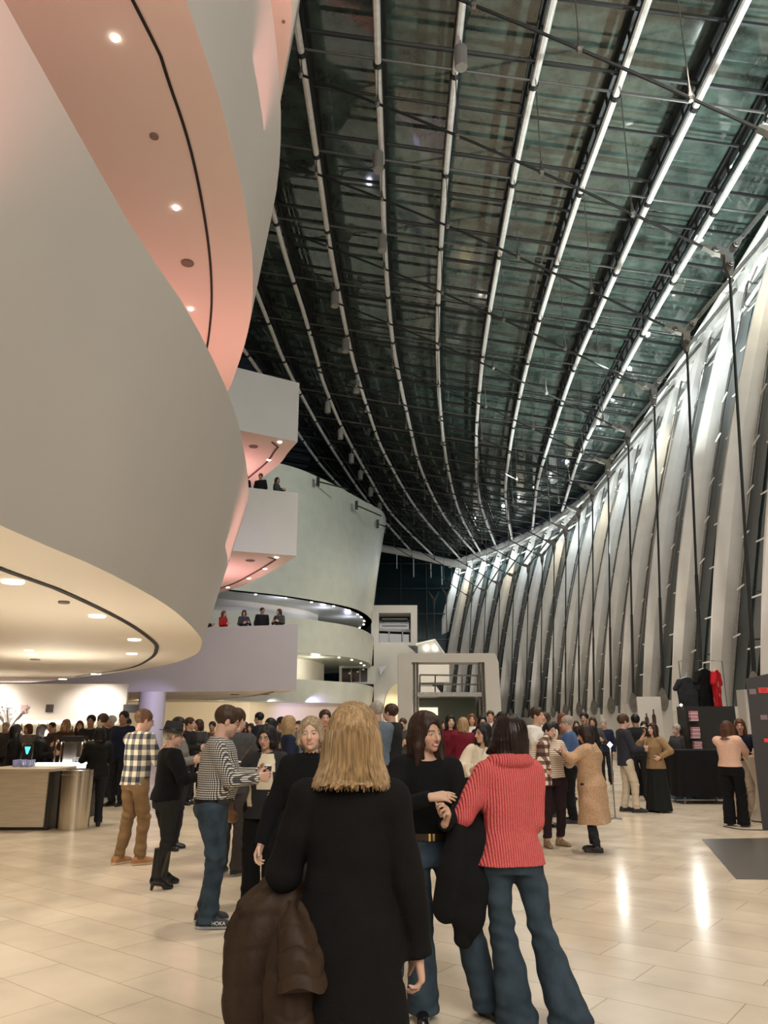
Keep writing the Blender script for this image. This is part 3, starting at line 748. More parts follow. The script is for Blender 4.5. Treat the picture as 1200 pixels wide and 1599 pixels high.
        V = {cc: F[I[:, 0]+cc[0], I[:, 1]+cc[1], I[:, 2]+cc[2]] for cc in corners}
        for a in corners:
            for ax in range(3):
                if a[ax]: continue
                b = list(a); b[ax] = 1; b = tuple(b); va, vb = V[a], V[b]; m = (va < 0) != (vb < 0)
                t = np.where(m, va/np.where(m, va-vb, 1), 0)
                p = np.array(a, float)[None, :].repeat(len(I), 0); p[:, ax] += t
                acc[m] += p[m]; ns[m] += 1
        P = (I+acc/ns[:, None])*s.h+s.lo
        quads = []
        for ax in range(3):
            sl0 = [slice(1, -1)]*3; sl0[ax] = slice(0, -1); sl1 = [slice(1, -1)]*3; sl1[ax] = slice(1, None)
            A = neg[tuple(sl0)]; B = neg[tuple(sl1)]; E = np.argwhere(A != B); sgn = A[tuple(E.T)]
            off = np.ones(3, int); off[ax] = 0; E = E+off
            o1, o2 = [(ax+1) % 3, (ax+2) % 3]; q = []
            for (u, v) in ((-1, -1), (0, -1), (0, 0), (-1, 0)):
                e = E.copy(); e[:, o1] += u; e[:, o2] += v; q.append(idx[tuple(e.T)])
            q = np.stack(q, 1); q[~sgn] = q[~sgn][:, ::-1]; quads.append(q)
        Q = np.concatenate(quads); Q = Q[(Q >= 0).all(1)]
        for _ in range(smooth_iter):
            acc = np.zeros_like(P); cn = np.zeros(len(P))
            for j in range(4):
                a, b = Q[:, j], Q[:, (j+1) % 4]
                np.add.at(acc, a, P[b]); np.add.at(acc, b, P[a]); np.add.at(cn, a, 1); np.add.at(cn, b, 1)
            P = P*.45+.55*acc/np.maximum(cn, 1)[:, None]
        me = bpy.data.meshes.new(name); me.vertices.add(len(P)); me.vertices.foreach_set('co', P.astype(np.float32).ravel())
        me.loops.add(len(Q)*4); me.loops.foreach_set('vertex_index', Q.astype(np.int32).ravel())
        me.polygons.add(len(Q)); me.polygons.foreach_set('loop_start', np.arange(0, len(Q)*4, 4, dtype=np.int32))
        me.polygons.foreach_set('loop_total', np.full(len(Q), 4, np.int32))
        me.polygons.foreach_set('use_smooth', np.ones(len(Q), bool)); me.update(calc_edges=True)
        me['_n'] = len(P); s.P = P
        return me
def vcolor(me, P, fn):
    c = np.ones((len(P), 4), np.float32); c[:, :3] = fn(P)
    a = me.color_attributes.new('Col', 'FLOAT_COLOR', 'POINT'); a.data.foreach_set('color', c.ravel())
def link(me, name, m, parent):
    if '_n' in me: del me['_n']
    me.materials.clear(); me.materials.append(m); o = bpy.data.objects.new(name, me); COL.objects.link(o); o.parent = parent; return o

# ---------------------------------------------------------------- materials of people
def skinmat(): return mat('skin', (.5, .3, .2), .5, vcol=True, spec=.35)
def cloth(name, col, rough=.85, bump=.5, bscale=180, var=.12, vs=25, sheen=0): return mat(name, col, rough, var=var, vscale=vs, bump=bump, bscale=bscale, sheen=sheen, spec=.2)
def hairmat(name, col, gloss=.5):
    if name in MATS: return MATS[name]
    m = bpy.data.materials.new(name); m.use_nodes = True; N = m.node_tree.nodes; L = m.node_tree.links; b = N['Principled BSDF']
    tc = N.new('ShaderNodeTexCoord'); mp = N.new('ShaderNodeMapping'); mp.inputs['Scale'].default_value = (70, 70, 4); L.new(tc.outputs['Object'], mp.inputs[0])
    n = N.new('ShaderNodeTexNoise'); n.inputs['Scale'].default_value = 1.6; n.inputs['Detail'].default_value = 4; L.new(mp.outputs[0], n.inputs['Vector'])
    cr = N.new('ShaderNodeValToRGB'); cr.color_ramp.elements[0].position = .3; cr.color_ramp.elements[1].position = .7
    cr.color_ramp.elements[0].color = (*[c*.45 for c in col], 1); cr.color_ramp.elements[1].color = (*[min(1, c*1.35) for c in col], 1)
    L.new(n.outputs['Fac'], cr.inputs[0]); L.new(cr.outputs[0], b.inputs['Base Color']); b.inputs['Roughness'].default_value = gloss; b.inputs['Specular IOR Level'].default_value = .25
    bp = N.new('ShaderNodeBump'); bp.inputs['Strength'].default_value = .5; bp.inputs['Distance'].default_value = .004
    L.new(n.outputs['Fac'], bp.inputs['Height']); L.new(bp.outputs[0], b.inputs['Normal']); MATS[name] = m; return m
def checkmat(name, cols, w, second=None, axes=(0, 2)):
    """woven check: stripes along x/y and z multiplied; cols = (ground, stripe, crossing)"""
    if name in MATS: return MATS[name]
    m = bpy.data.materials.new(name); m.use_nodes = True; N = m.node_tree.nodes; L = m.node_tree.links; b = N['Principled BSDF']
    b.inputs['Roughness'].default_value = .85
    tc = N.new('ShaderNodeTexCoord'); sp = N.new('ShaderNodeSeparateXYZ'); L.new(tc.outputs['Object'], sp.inputs[0])
    def math_(op, a, bb=None):
        q = N.new('ShaderNodeMath'); q.operation = op
        for i, v in enumerate((a, bb)):
            if v is None: continue
            if isinstance(v, (int, float)): q.inputs[i].default_value = v
            else: L.new(v, q.inputs[i])
        return q.outputs[0]
    xy = math_('ADD', sp.outputs[0], math_('MULTIPLY', sp.outputs[1], .8))
    def stripe(s, w_): return math_('GREATER_THAN', math_('FRACT', math_('DIVIDE', math_('ADD', s, 10.0), w_)), .5)
    a = stripe(xy, w); c = stripe(sp.outputs[2], w); t = math_('ADD', a, c)
    cr = N.new('ShaderNodeValToRGB'); cr.color_ramp.interpolation = 'CONSTANT'
    e = cr.color_ramp.elements; e[0].position = 0; e[0].color = (*cols[0], 1); e[1].position = .3; e[1].color = (*cols[1], 1); e2 = e.new(.8); e2.color = (*cols[2], 1)
    L.new(math_('MULTIPLY', t, .5), cr.inputs[0]); L.new(cr.outputs[0], b.inputs['Base Color']); MATS[name] = m; return m
def stripemat(name, c1, c2, w, axis=2, duty=.5, bump=0):
    if name in MATS: return MATS[name]
    m = bpy.data.materials.new(name); m.use_nodes = True; N = m.node_tree.nodes; L = m.node_tree.links; b = N['Principled BSDF']; b.inputs['Roughness'].default_value = .85
    tc = N.new('ShaderNodeTexCoord'); wv = N.new('ShaderNodeTexWave'); wv.bands_direction = 'XYZ'[axis]; wv.inputs['Scale'].default_value = .314/w; wv.inputs['Distortion'].default_value = .8 if bump else 0
    wv.inputs['Detail Scale'].default_value = 6
    L.new(tc.outputs['Object'], wv.inputs['Vector']); cr = N.new('ShaderNodeValToRGB'); cr.color_ramp.elements[0].position = duty-.06; cr.color_ramp.elements[1].position = duty+.06
    cr.color_ramp.elements[0].color = (*c1, 1); cr.color_ramp.elements[1].color = (*c2, 1); L.new(wv.outputs['Fac'], cr.inputs[0])
    if bump:
        n = N.new('ShaderNodeTexNoise'); n.inputs['Scale'].default_value = 90; n.inputs['Detail'].default_value = 3; L.new(tc.outputs['Object'], n.inputs['Vector'])
        mx = N.new('ShaderNodeMix'); mx.data_type = 'RGBA'; mx.blend_type = 'OVERLAY'; mx.inputs[0].default_value = .8; L.new(cr.outputs[0], mx.inputs[6]); L.new(n.outputs['Color'], mx.inputs[7])
        hs = N.new('ShaderNodeMix'); hs.data_type = 'RGBA'; hs.inputs[0].default_value = .45; L.new(mx.outputs[2], hs.inputs[6]); L.new(cr.outputs[0], hs.inputs[7]); L.new(hs.outputs[2], b.inputs['Base Color'])
        ad = N.new('ShaderNodeMath'); ad.operation = 'ADD'; L.new(wv.outputs['Fac'], ad.inputs[0]); L.new(n.outputs['Fac'], ad.inputs[1])
        bp = N.new('ShaderNodeBump'); bp.inputs['Strength'].default_value = .9; bp.inputs['Distance'].default_value = .006; L.new(ad.outputs[0], bp.inputs['Height']); L.new(bp.outputs[0], b.inputs['Normal'])
    else: L.new(cr.outputs[0], b.inputs['Base Color'])
    MATS[name] = m; return m

# ================================================================ people
def V3(*a): return np.array(a, float)
def nrm(v): return v/max(1e-9, np.linalg.norm(v))
def ik(S, W, l1, l2, pole):
    d = W-S; L = np.linalg.norm(d); L = min(L, (l1+l2)*.999); dn = nrm(d); W2 = S+dn*L
    a = (l1*l1-l2*l2+L*L)/(2*L); h = math.sqrt(max(0, l1*l1-a*a))
    p = pole-dn*float(pole@dn); return S+dn*a+nrm(p)*h, W2

class Pose:
    """all joints of a figure, in its own frame: x to its right, y forward, z up"""
    def __init__(s, H=1.70, sex='f', lean=(0, 0), head=(0, 0, 0), rh=None, lh=None, feet=None, shoulder=None, wide=1.0, relbow=None, lelbow=None, knee=None, rhd=None, lhd=None, curl=(25, 25), hipx=0, stance=.11, palms=(None, None)):
        k = H/1.70; s.k = k; s.sex = sex; s.wide = wide; s.H = H
        lx, ly = lean; s.lean = V3(lx, ly, 0)
        sw = (shoulder or (.165 if sex == 'f' else .19))*k
        s.hipx = hipx
        s.pel = V3(hipx, 0, .93*k)
        s.neck = V3(lx, ly-.01, 1.43*k)
        s.S = {1: V3(lx+sw, ly-.01, 1.375*k), -1: V3(lx-sw, ly-.01, 1.375*k)}
        yaw, pitch, roll = [math.radians(q) for q in head]      # yaw>0: turns to its right
        Ry = np.array(Matrix.Rotation(-yaw, 3, 'Z') @ Matrix.Rotation(pitch, 3, 'X') @ Matrix.Rotation(roll, 3, 'Y')); s.HR = Ry
        s.hk = k*.98 if sex == 'f' else k*1.02
        base = s.neck+V3(0, .0, .055*k); s.hc = base+Ry@V3(0, .028, .10*s.hk)
        l1, l2 = .285*k, .245*k; s.E = {}; s.Wr = {}
        for sd, w, pole in ((1, rh, relbow), (-1, lh, lelbow)):
            W0 = V3(sd*(sw+.055), .03, .86*k)+V3(lx, ly, 0) if w is None else V3(*w)
            pl = V3(sd*.5, -.6, -.5) if pole is None else V3(*pole)
            s.E[sd], s.Wr[sd] = ik(s.S[sd], W0, l1, l2, pl)
        s.hd = {1: None if rhd is None else nrm(V3(*rhd)), -1: None if lhd is None else nrm(V3(*lhd))}
        s.curl = curl; s.palm = palms
        ft = feet or ((stance, 0, 8), (-stance, 0, -8))     # (x, y, yaw outward to its right)
        s.hipj = {1: V3(hipx+.09*k*wide, 0, .90*k), -1: V3(hipx-.09*k*wide, 0, .90*k)}; s.A = {}; s.K = {}; s.fy = {}
        for sd, f_, i in ((1, ft[0], 0), (-1, ft[1], 1)):
            z = (f_[3] if len(f_) > 3 else 0)+.085*k
            a = V3(f_[0], f_[1]-.0, z); kp = V3(0, 1, 0) if knee is None else V3(*knee[i])
            ll = max(.404*k, float(np.linalg.norm(s.hipj[sd]-a))*.504); s.K[sd], s.A[sd] = ik(s.hipj[sd], a, ll, ll, kp); s.fy[sd] = math.radians(f_[2])
    def torso(s, e=0, z0=None, z1=None, belly=0):
        k = s.k; w = s.wide
        if s.sex == 'f': S = [(.80, .160, .105, -.01), (.88, .172, .118, -.012), (.96, .158, .112, -.005), (1.06, .130, .093, 0), (1.14, .133, .097, .005), (1.24, .146, .112, .012), (1.33, .150, .098, 0), (1.39, .135, .080, -.008), (1.44, .07, .055, -.008)]
        else: S = [(.80, .155, .108, -.005), (.88, .165, .118, -.005), (.98, .158, .115, 0), (1.06, .152, .112, .005), (1.16, .162, .115, .005), (1.27, .178, .120, .005), (1.34, .178, .110, 0), (1.40, .155, .086, -.006), (1.45, .075, .06, -.008)]
        out = []
        for z, rx, ry, cy in S:
            t = max(0, min(1, (z-.93)/.5)); bl = belly*math.exp(-((z-1.08)/.12)**2)
            ww = 1+(w-1)*(1 if z < 1.36 else .3)
            out.append((z*k, s.hipx*(1-t)+s.lean[0]*t, s.lean[1]*t+cy*k+bl*.6, (rx*ww)*k+e+bl*.4, (ry*ww)*k+e+bl*.7))
        return out

HEADP = None
def head_sdf(F, p, sex):
    R = p.HR; c = p.hc; h = p.hk
    def T(v): return c+R@(np.array(v)*h)
    def el(v, r, k=.012, mode='u'): F.ell(T(v), np.array(r)*h, k*h, mode, R)
    el((0, -.018, .035), (.074, .094, .083), .01)
    el((0, .018, -.020), (.064, .074, .080), .02)
    el((0, .022, -.062), (.050, .062, .048) if sex == 'f' else (.056, .066, .052), .02)
    el((0, .066, -.092), (.020, .018, .017) if sex == 'f' else (.027, .02, .02), .02)
    for sd in (-1, 1):
        el((sd*.036, .056, -.028), (.024, .022, .024), .02)
        el((sd*.032, .097, .002), (.018, .017, .012), .012, 's')
        el((sd*.031, .072, .001), (.0150, .0150, .0145), .003)
        F.cone(T((sd*.010, .090, .020)), T((sd*.046, .072, .022)), .0075*h, .005*h, .010*h)
        el((sd*.074, -.008, -.008), (.009, .018, .030), .006)
        el((sd*.012, .094, -.036), (.0085, .009, .0075), .006)
    F.cone(T((0, .086, .014)), T((0, .112, -.030)), .0085*h, .0125*h, .010*h)
    el((0, .112, -.031), (.011, .010, .009), .008)
    el((0, .086, -.060), (.023, .012, .0065), .006); el((0, .084, -.070), (.019, .012, .0065), .006)
    F.cone(T((-.020, .098, -.0652)), T((.020, .098, -.0652)), .0022*h, .0022*h, .002*h, 's')
def hand_sdf(F, W, d, n, side, k, curl, rr=1.0):
    """W wrist, d hand direction, n palm normal"""
    d = nrm(d); n = nrm(n-d*float(n@d)); x = np.cross(d, n)*side      # x points to the thumb side
    offs = [.030, .010, -.010, -.028]; kn = [.088, .092, .088, .080]; ln = [.070, .078, .073, .058]
    for i in range(4):
        K = W+d*kn[i]*k+x*offs[i]*k; b = W+d*.012*k+x*offs[i]*.55*k
        F.cone(b, K, .0145*k*rr, .0125*k*rr, .012*k)
        p = K; ang = 0; rad = .0092*k*rr
        for j, fr in enumerate((.45, .30, .25)):
            ang += math.radians(curl*(.8+.15*i) if not hasattr(curl, '__len__') else curl[j])
            q = p+(d*math.cos(ang)+n*math.sin(ang))*ln[i]*fr*k+x*offs[i]*.04
            F.cone(p, q, rad, rad*.88, .004*k); p = q; rad *= .88
    t0 = W+d*.020*k+x*.022*k+n*.006*k; t1 = t0+(d*.55+x*.72+n*.35)*.042*k; t2 = t1+(d*.85+x*.28+n*.45)*.032*k; t3 = t2+(d*.9+n*.5)*.024*k
    F.chain([t0, t1, t2, t3], [.014*k*rr, .011*k*rr, .0098*k*rr, .008*k*rr], .008*k)
def hand_frame(p, sd):
    d = p.hd[sd] if p.hd[sd] is not None else nrm(p.Wr[sd]-p.E[sd])
    n = p.palm[0 if sd == 1 else 1]; n = V3(-sd, .15, 0) if n is None else V3(*n)
    return d, n
def bounds(p, extra=.1):
    pts = [p.hc, p.pel]+list(p.S.values())+list(p.E.values())+list(p.Wr.values())+list(p.A.values())+list(p.K.values())
    for sd in (1, -1): pts.append(p.Wr[sd]+hand_frame(p, sd)[0]*.19*p.k)
    P = np.array(pts); lo = P.min(0)-.24*p.wide; hi = P.max(0)+.24*p.wide; hi[2] = p.hc[2]+.16; lo[2] = -.02; return lo, hi

def body_mesh(p, skin, h=.006, lips=None, brow=(.05, .03, .02), beard=None, iris=(.03, .02, .015), legs=True, smile=False):
    lo, hi = bounds(p); 
    if not legs: lo[2] = .75
    F = Field(lo, hi, h); k = p.k
    T = [t for t in p.torso(-.022) if t[0] > .9*k]
    F.loft(T, .02)
    F.cone(p.neck-V3(0, 0, .02), p.hc+p.HR@V3(0, -.02, -.04)*p.hk, .052*k if p.sex == 'f' else .062*k, .048*k if p.sex == 'f' else .058*k, .03)
    F.cone(p.S[1], p.S[-1], .05*k, .05*k, .03)
    for sd in (1, -1):
        F.cone(p.S[sd], p.E[sd], .046*k, .038*k, .02); F.cone(p.E[sd], p.Wr[sd], .037*k, .025*k, .02)
        d, n = hand_frame(p, sd); hand_sdf(F, p.Wr[sd], d, n, sd, k*(1 if p.sex == 'f' else 1.08), p.curl[0 if sd == 1 else 1], max(1, h/.007))
        if legs:
            F.cone(p.hipj[sd], p.K[sd], .066*k*p.wide, .042*k, .02); F.chain([p.K[sd], p.K[sd]*.65+p.A[sd]*.35+V3(0, -.008, 0), p.A[sd]], [.041*k, .041*k, .030*k], .02)
            a = p.A[sd]; fd = V3(math.sin(p.fy[sd]), math.cos(p.fy[sd]), 0); F.cone(a+V3(0, 0, -.03*k), a+fd*.04*k+V3(0, 0, -.040*k), .022*k, .016*k, .01)
    head_sdf(F, p, p.sex)
    me = F.mesh('body', 1); P = F.P
    Q = ((P-p.hc)@p.HR)/p.hk                        # head frame
    sk = np.array(skin); lp = np.array(lips if lips is not None else [skin[0]*.80, skin[1]*.58, skin[2]*.58]); br = np.array(brow)
    def fn(P_):
        C = np.tile(sk, (len(P_), 1)); x, y, z = Q[:, 0], Q[:, 1], Q[:, 2]; ax = np.abs(x); front = (y > .045) & (np.abs(z) < .13) & (ax < .09)
        C[front & (((ax-.035)/.022)**2+((z+.035)/.018)**2 < 1)] = sk*np.array([1.06, .88, .84])
        if beard is not None:
            m = (z < -.055-.25*np.clip(.05-y, 0, 1)) & (z > -.112) & (y > .012) & (ax < .08) & ~((ax < .022) & (z > -.074) & (z < -.054)); C[m] = np.array(beard)*.5+sk*.5
            m = (z < -.040) & (z > -.056) & (y > .07) & (ax < .03); C[m] = np.array(beard)
        C[front & (y > .07) & (ax < .023*(1.25 if smile else 1)) & (z > -.077) & (z < -.053+.004*np.cos(ax*90))] = lp
        if smile: C[front & (y > .07) & (ax < .019) & (z > -.0685) & (z < -.0615)] = [.75, .72, .68]
        C[front & (y > .06) & (np.abs(ax-.031) < .018) & (np.abs(z-.0215+.12*(ax-.031)*(ax > .036)) < .0042)] = br
        d = np.sqrt((ax-.031)**2+(z+.0005)**2*4.2); C[front & (y > .06) & (d < .0150)] = sk*.42
        C[front & (y > .06) & (d < .0118)] = [.42, .40, .38]
        C[front & (y > .06) & (np.sqrt((ax-.031)**2+(z-.0002)**2*1.6) < .0062)] = iris
        return C
    vcolor(me, P, fn); return me

def top_mesh(p, h=.008, fit=.012, hem=.90, sleeve=1.0, arm=(.062, .052, .042), collar=None, neck_z=1.425, flare=0, belly=0, folds=.003, seed=1, hemy=0, vneck=0, colorfn=None, cowl=False, power=2.0, arms=(1, -1)):
    k = p.k; lo, hi = bounds(p); lo = lo.copy(); lo[2] = hem*k-.03; F = Field(lo, hi, h)
    for sd in (1, -1): lo[2] = min(lo[2], p.Wr[sd][2]-.1, p.E[sd][2]-.1)
    F = Field(lo, hi, h)
    T = p.torso(fit, belly=belly)
    if hem < .80:
        w0 = T[0]; T = [(hem*k, w0[1], w0[2], w0[3]+flare, w0[4]+flare)]+T
    else:
        T2 = [t for t in T if t[0] > hem*k+.01]; a = np.array(T)
        cut = [hem*k]+[float(np.interp(hem*k, a[:, 0], a[:, j])) for j in (1, 2, 3, 4)]; cut[3] += flare; cut[4] += flare; T = [tuple(cut)]+T2
    if hem < .80:
        m_ = [((T[i][0])) for i in range(len(T))]
        T = [(z, cx, cy, rx+flare*max(0, min(1, (1.15*k-z)/((1.15-hem)*k))) if i else rx, ry+flare*.8*max(0, min(1, (1.15*k-z)/((1.15-hem)*k))) if i else ry) for i, (z, cx, cy, rx, ry) in enumerate(T)]
    F.loft(T, .02, power=power)
    F.cone(p.S[1]*.97+p.S[-1]*.03, p.S[-1]*.97+p.S[1]*.03, arm[0]*k*.95, arm[0]*k*.95, .04)
    for sd in arms:
        S, E, Wr = p.S[sd], p.E[sd], p.Wr[sd]; pts = [S, E]; r = [arm[0]*k, arm[1]*k]
        if sleeve > .5: e = E+(Wr-E)*min(1.0, (sleeve-.5)*2); pts.append(e); r.append(arm[2]*k)
        else: pts[1] = S+(E-S)*sleeve*2
        F.chain(pts, r, .02)
    if folds: F.folds(folds, seed)
    # neck opening
    nk = V3(p.neck[0], p.neck[1]+.012, neck_z*k)
    if cowl:
        for t in range(14):
            a0 = 2*PI*t/14; a1 = 2*PI*(t+1)/14; rr = .104*k; c0 = V3(p.neck[0], p.neck[1]-.005, 1.437*k)
            F.cone(c0+V3(rr*math.cos(a0), rr*.8*math.sin(a0), -.01*math.sin(a0)), c0+V3(rr*math.cos(a1), rr*.8*math.sin(a1), -.01*math.sin(a1)), .040*k, .040*k, .015)
    if collar:
        F.cone(V3(p.neck[0], p.neck[1], 1.41*k), V3(p.neck[0], p.neck[1]+.012, (1.41+collar)*k), .075*k if p.sex == 'm' else .064*k, .068*k if p.sex == 'm' else .058*k, .012)
        F.half((0, 0, (1.41+collar)*k), (0, .25, 1))
        F.cone(V3(p.neck[0], p.neck[1]+.01, (1.40+collar)*k), V3(p.neck[0], p.neck[1]+.02, (1.5+collar)*k), .055*k, .06*k, .003, 's')
    elif not cowl:
        F.ell(nk+V3(0, .01, .035*k), (.085*k, .075*k, .06*k), .006, 's')
    if vneck: F.cone(nk+V3(0, .10, .02), nk+V3(0, .13, -vneck), .06, .012, .004, 's')
    F.half((0, 0, hem*k), (0, hemy, -1))
    for sd in arms:
        Wr, E = p.Wr[sd], p.E[sd]; n = nrm(Wr-E)
        if sleeve > .5: q = E+(Wr-E)*min(1, (sleeve-.5)*2)+n*.012
        else: q = p.S[sd]+(E-p.S[sd])*sleeve*2+nrm(E-p.S[sd])*.01; n = nrm(E-p.S[sd])
        # trim the cuff flat inside a small ball around it
        def fn(X, Y, Z, q=q, n=n):
            return np.maximum(-((X-q[0])*n[0]+(Y-q[1])*n[1]+(Z-q[2])*n[2]), np.sqrt((X-q[0])**2+(Y-q[1])**2+(Z-q[2])**2)-.10)
        F.apply(fn, q-.1, q+.1, .002, 's')
    me = F.mesh('top', 1)
    if colorfn: vcolor(me, F.P, colorfn)
    return me
def trouser_mesh(p, h=.008, r=(.095, .066, .060), top=.985, low=.05, folds=.003, seed=2, e=.006, flare=None):
    k = p.k; P = np.array([p.pel]+list(p.K.values())+list(p.A.values())+list(p.hipj.values())); lo = P.min(0)-.2; hi = P.max(0)+.2; lo[2] = 0; hi[2] = top*k+.02
    F = Field(lo, hi, h); T = [t for t in p.torso(e) if .85*k <= t[0] <= (top+.08)*k]; T = [(.815*k, T[0][1], T[0][2], T[0][3]*.93, T[0][4]*.93)]+T; F.loft(T, .02)
    for sd in (1, -1):
        K, A = p.K[sd], p.A[sd]; d = nrm(A-K); B = A+V3(0, 0, -.03*k)
        F.cone(p.hipj[sd]+V3(sd*.005, 0, -.02*k), K, r[0]*k*p.wide, r[1]*k, .03)
        F.cone(K, B, r[1]*k, r[2]*k, .015)
    if folds:
        F.folds(folds, seed, 10, 14)
        kz = p.K[1][2]; F.disp(lambda X, Y, Z: folds*1.2*np.sin(Z*75+X*25+seed)*(np.exp(-((Z-kz)/.08)**2)+np.exp(-((Z-.10)/.07)**2)))
    F.half((0, 0, top*k), (0, 0, 1)); F.half((0, 0, low), (0, 0, -1))
    return F.mesh('trousers', 1)
def skirt_mesh(p, z0, z1, r0, r1, h=.009, folds=.006, n=9):
    k = p.k; F = Field((-r0-.05, -r0-.05, 0), (r0+.05, r0+.05, z1*k+.02), h); T = np.array(p.torso(.012)); S = [(z0*k, p.hipx, 0, r0, r0*.85)]
    for z in (.88, .96, 1.02): 
        if z < z1: S.append((z*k, *[float(np.interp(z*k, T[:, 0], T[:, j])) for j in (1, 2, 3, 4)]))
    S.append((z1*k, *[float(np.interp(z1*k, T[:, 0], T[:, j])) for j in (1, 2, 3, 4)])); F.loft(S, .01)
    F.disp(lambda X, Y, Z: folds*np.sin(np.arctan2(Y, X)*n+Z*2)*np.clip((z1*k-Z)*2, 0, 1)); F.half((0, 0, z1*k), (0, 0, 1)); F.half((0, 0, z0*k), (0, 0, -1)); return F.mesh('skirt', 1)
def shoe_mesh(p, sd, kind='shoe', h=.006):
    k = p.k*(1.0 if p.sex == 'f' else 1.08); a = p.A[sd]; f = V3(math.sin(p.fy[sd]), math.cos(p.fy[sd]), 0); r = V3(f[1], -f[0], 0); z0 = a[2]-.085*p.k
    c = V3(a[0], a[1], z0); top = {'shoe': .09, 'sneaker': .10, 'boot': .20, 'tall': .42, 'flat': .07}[kind]*p.k
    F = Field(c-V3(.22, .22, .03), c+V3(.22, .22, top+.07), h); up = V3(0, 0, 1)
    heel = .045 if kind == 'tall' else 0
    def q(fw, z, sx=0): return c+f*fw*k+up*z*k+r*sx*k
    F.cone(q(-.045, .045+heel), q(.04, .048+heel*.8), .036*k, .038*k, .01); F.cone(q(.04, .048+heel*.6), q(.135, .030), .038*k, .030*k, .02)
    F.cone(q(.08, .026, .014), q(.15, .022, .004), .026*k, .022*k, .02)
    F.cone(q(-.03, .05+heel), a+up*(top-.085*p.k), .042*k, (.046 if kind != 'tall' else .052)*k, .02)
    if kind == 'tall':
        F.cone(a, a+(p.K[sd]-a)*.85, .036*k, .050*k, .02); F.cone(q(-.055, .01), q(-.045, .06), .016*k, .022*k, .008)
    else:
        F.cone(q(-.05, .012), q(.14, .012), .036*k, .036*k, .012)
    F.half((0, 0, z0+.001), (0, 0, -1)); F.half((0, 0, z0+top), (0, 0, 1))
    me = F.mesh('shoe', 1); P = F.P
    return me, P, z0
def hair_mesh(p, style='short', length=.25, h=.006, vol=1.0, side=0, part=0, seed=0, bald=0, flare=.0):
    """style short | bob | long | updo ; length below the chin line for long hair"""
    R = p.HR; c = p.hc; q = p.hk; k = p.k
    lo = c-V3(.20+flare, .20+flare, .16+length); hi = c+V3(.20+flare, .20+flare, .17); F = Field(lo, hi, h)
    def T(v): return c+R@(np.array(v)*q)
    e = .012*vol
    F.ell(T((0, -.022, .040)), np.array((.079+e, .098+e, .085+e))*q, .01, 'u', R)
    if style in ('bob', 'long'):
        F.ell(T((0, -.035, -.02)), np.array((.088+e, .085+e, .11))*q, .03, 'u', R)
        n0 = T((0, -.035, -.03)); zt = n0[2]; zb = zt-length
        secs = []; back = p.S[1]*.5+p.S[-1]*.5
        for t in (0, .35, .7, 1):
            z = zt-(zt-zb)*t; cx = n0[0]*(1-t)+(n0[0]*.3+back[0]*.7)*t; cy = n0[1]*(1-t)+(back[1]-.075*k if z < back[2]+.05 else n0[1]-.02)*t
            secs.append((z, cx, cy, (.090+e)*q*(1+flare*4*t), (.072+e)*q*(1-.25*t if length > .25 else 1+flare*2*t)))
        F.loft(secs[::-1], .03)
        if style == 'long':     # locks falling to the front
            for sd in (-1, 1):
                a = T((sd*.072, .02, .02)); b = T((sd*.085, .015, -.08)); d = V3(b[0]+sd*.02, p.neck[1]+.06*k, max(zb+.05, b[2]-length*.75)); F.chain([a, b, d], [.022*q, .030*q, .016*q], .02)
        else:
            for sd in (-1, 1): F.chain([T((sd*.074, .03, .03)), T((sd*.082, .03, -.05)), T((sd*.080, .035, -.03-length*.75/q))], [.018*q, .022*q, .014*q], .02)
    if style == 'updo': F.ell(T((0, -.115, .03)), np.array((.045, .04, .045))*q, .02, 'u', R)
    # face opening
    F.ell(T((0, .105, -.035)), np.array((.064, .085, .105))*q, .012, 's', R)
    F.ell(T((0, .085, -.12)), np.array((.058, .10, .09))*q, .012, 's', R)
    if style == 'short' or style == 'updo':
        F.ell(T((0, .06, -.11)), np.array((.12, .115, .105))*q, .012, 's', R)
        F.ell(T((0, -.06, -.16)), np.array((.12, .14, .09))*q, .012, 's', R)
        for sd in (-1, 1): F.ell(T((sd*.085, -.002, -.012)), np.array((.03, .022, .034))*q, .006, 's', R)
    if bald: F.ell(T((0, -.03, .125)), np.array((.062, .08, .05))*q*bald, .008, 's', R)
    def dd(X, Y, Z):
        a = np.arctan2(Y-c[1], X-c[0]); return .0011*np.sin(a*37+Z*9+seed)+.0010*np.sin(a*61-Z*14+seed*2)+.0025*np.sin(a*7+Z*11+seed)
    F.disp(dd)
    if style in ('bob', 'long'):
        F.disp(lambda X, Y, Z: np.clip((zb+.05-Z)/.05, 0, 1)*(.008+.006*np.sin(np.arctan2(Y-c[1], X-c[0])*19+seed)+.004*np.sin(np.arctan2(Y-c[1], X-c[0])*43)))
    return F.mesh('hair', 1)

SK_L = (.58, .38, .28); SK_M = (.47, .29, .20); SK_T = (.36, .21, .14); SK_D = (.10, .055, .038); SK_R = (.53, .32, .24)
PAT = {}
def add_shoes(p, root, kind, m, h=.006, sole=None):
    for sd in (1, -1):
        me, P, z0 = shoe_mesh(p, sd, kind, h); 
        if sole is not None:
            s0 = np.array(sole); c0 = np.array(m); vcolor(me, P, lambda Q: np.where((Q[:, 2] < z0+.022)[:, None], s0, c0)); mm = mat('shoe_col', (1, 1, 1), .6, vcol=True)
        else: mm = m
        link(me, 'boot' if kind in ('boot', 'tall') else 'shoe', mm, root)
def person(label, foot, facing, group=None, z=0.0, Y=None, name='person'):
    """foot: pixel of the spot between the feet, on the floor"""
    if Y is None: g = atZ(foot[0], foot[1], 0.0)
    else: g = atY(foot[0], foot[1], Y); g.z = z
    r = empty(name, (g.x, g.y, z), -math.radians(facing)); tag(r, label, 'person', group); return r
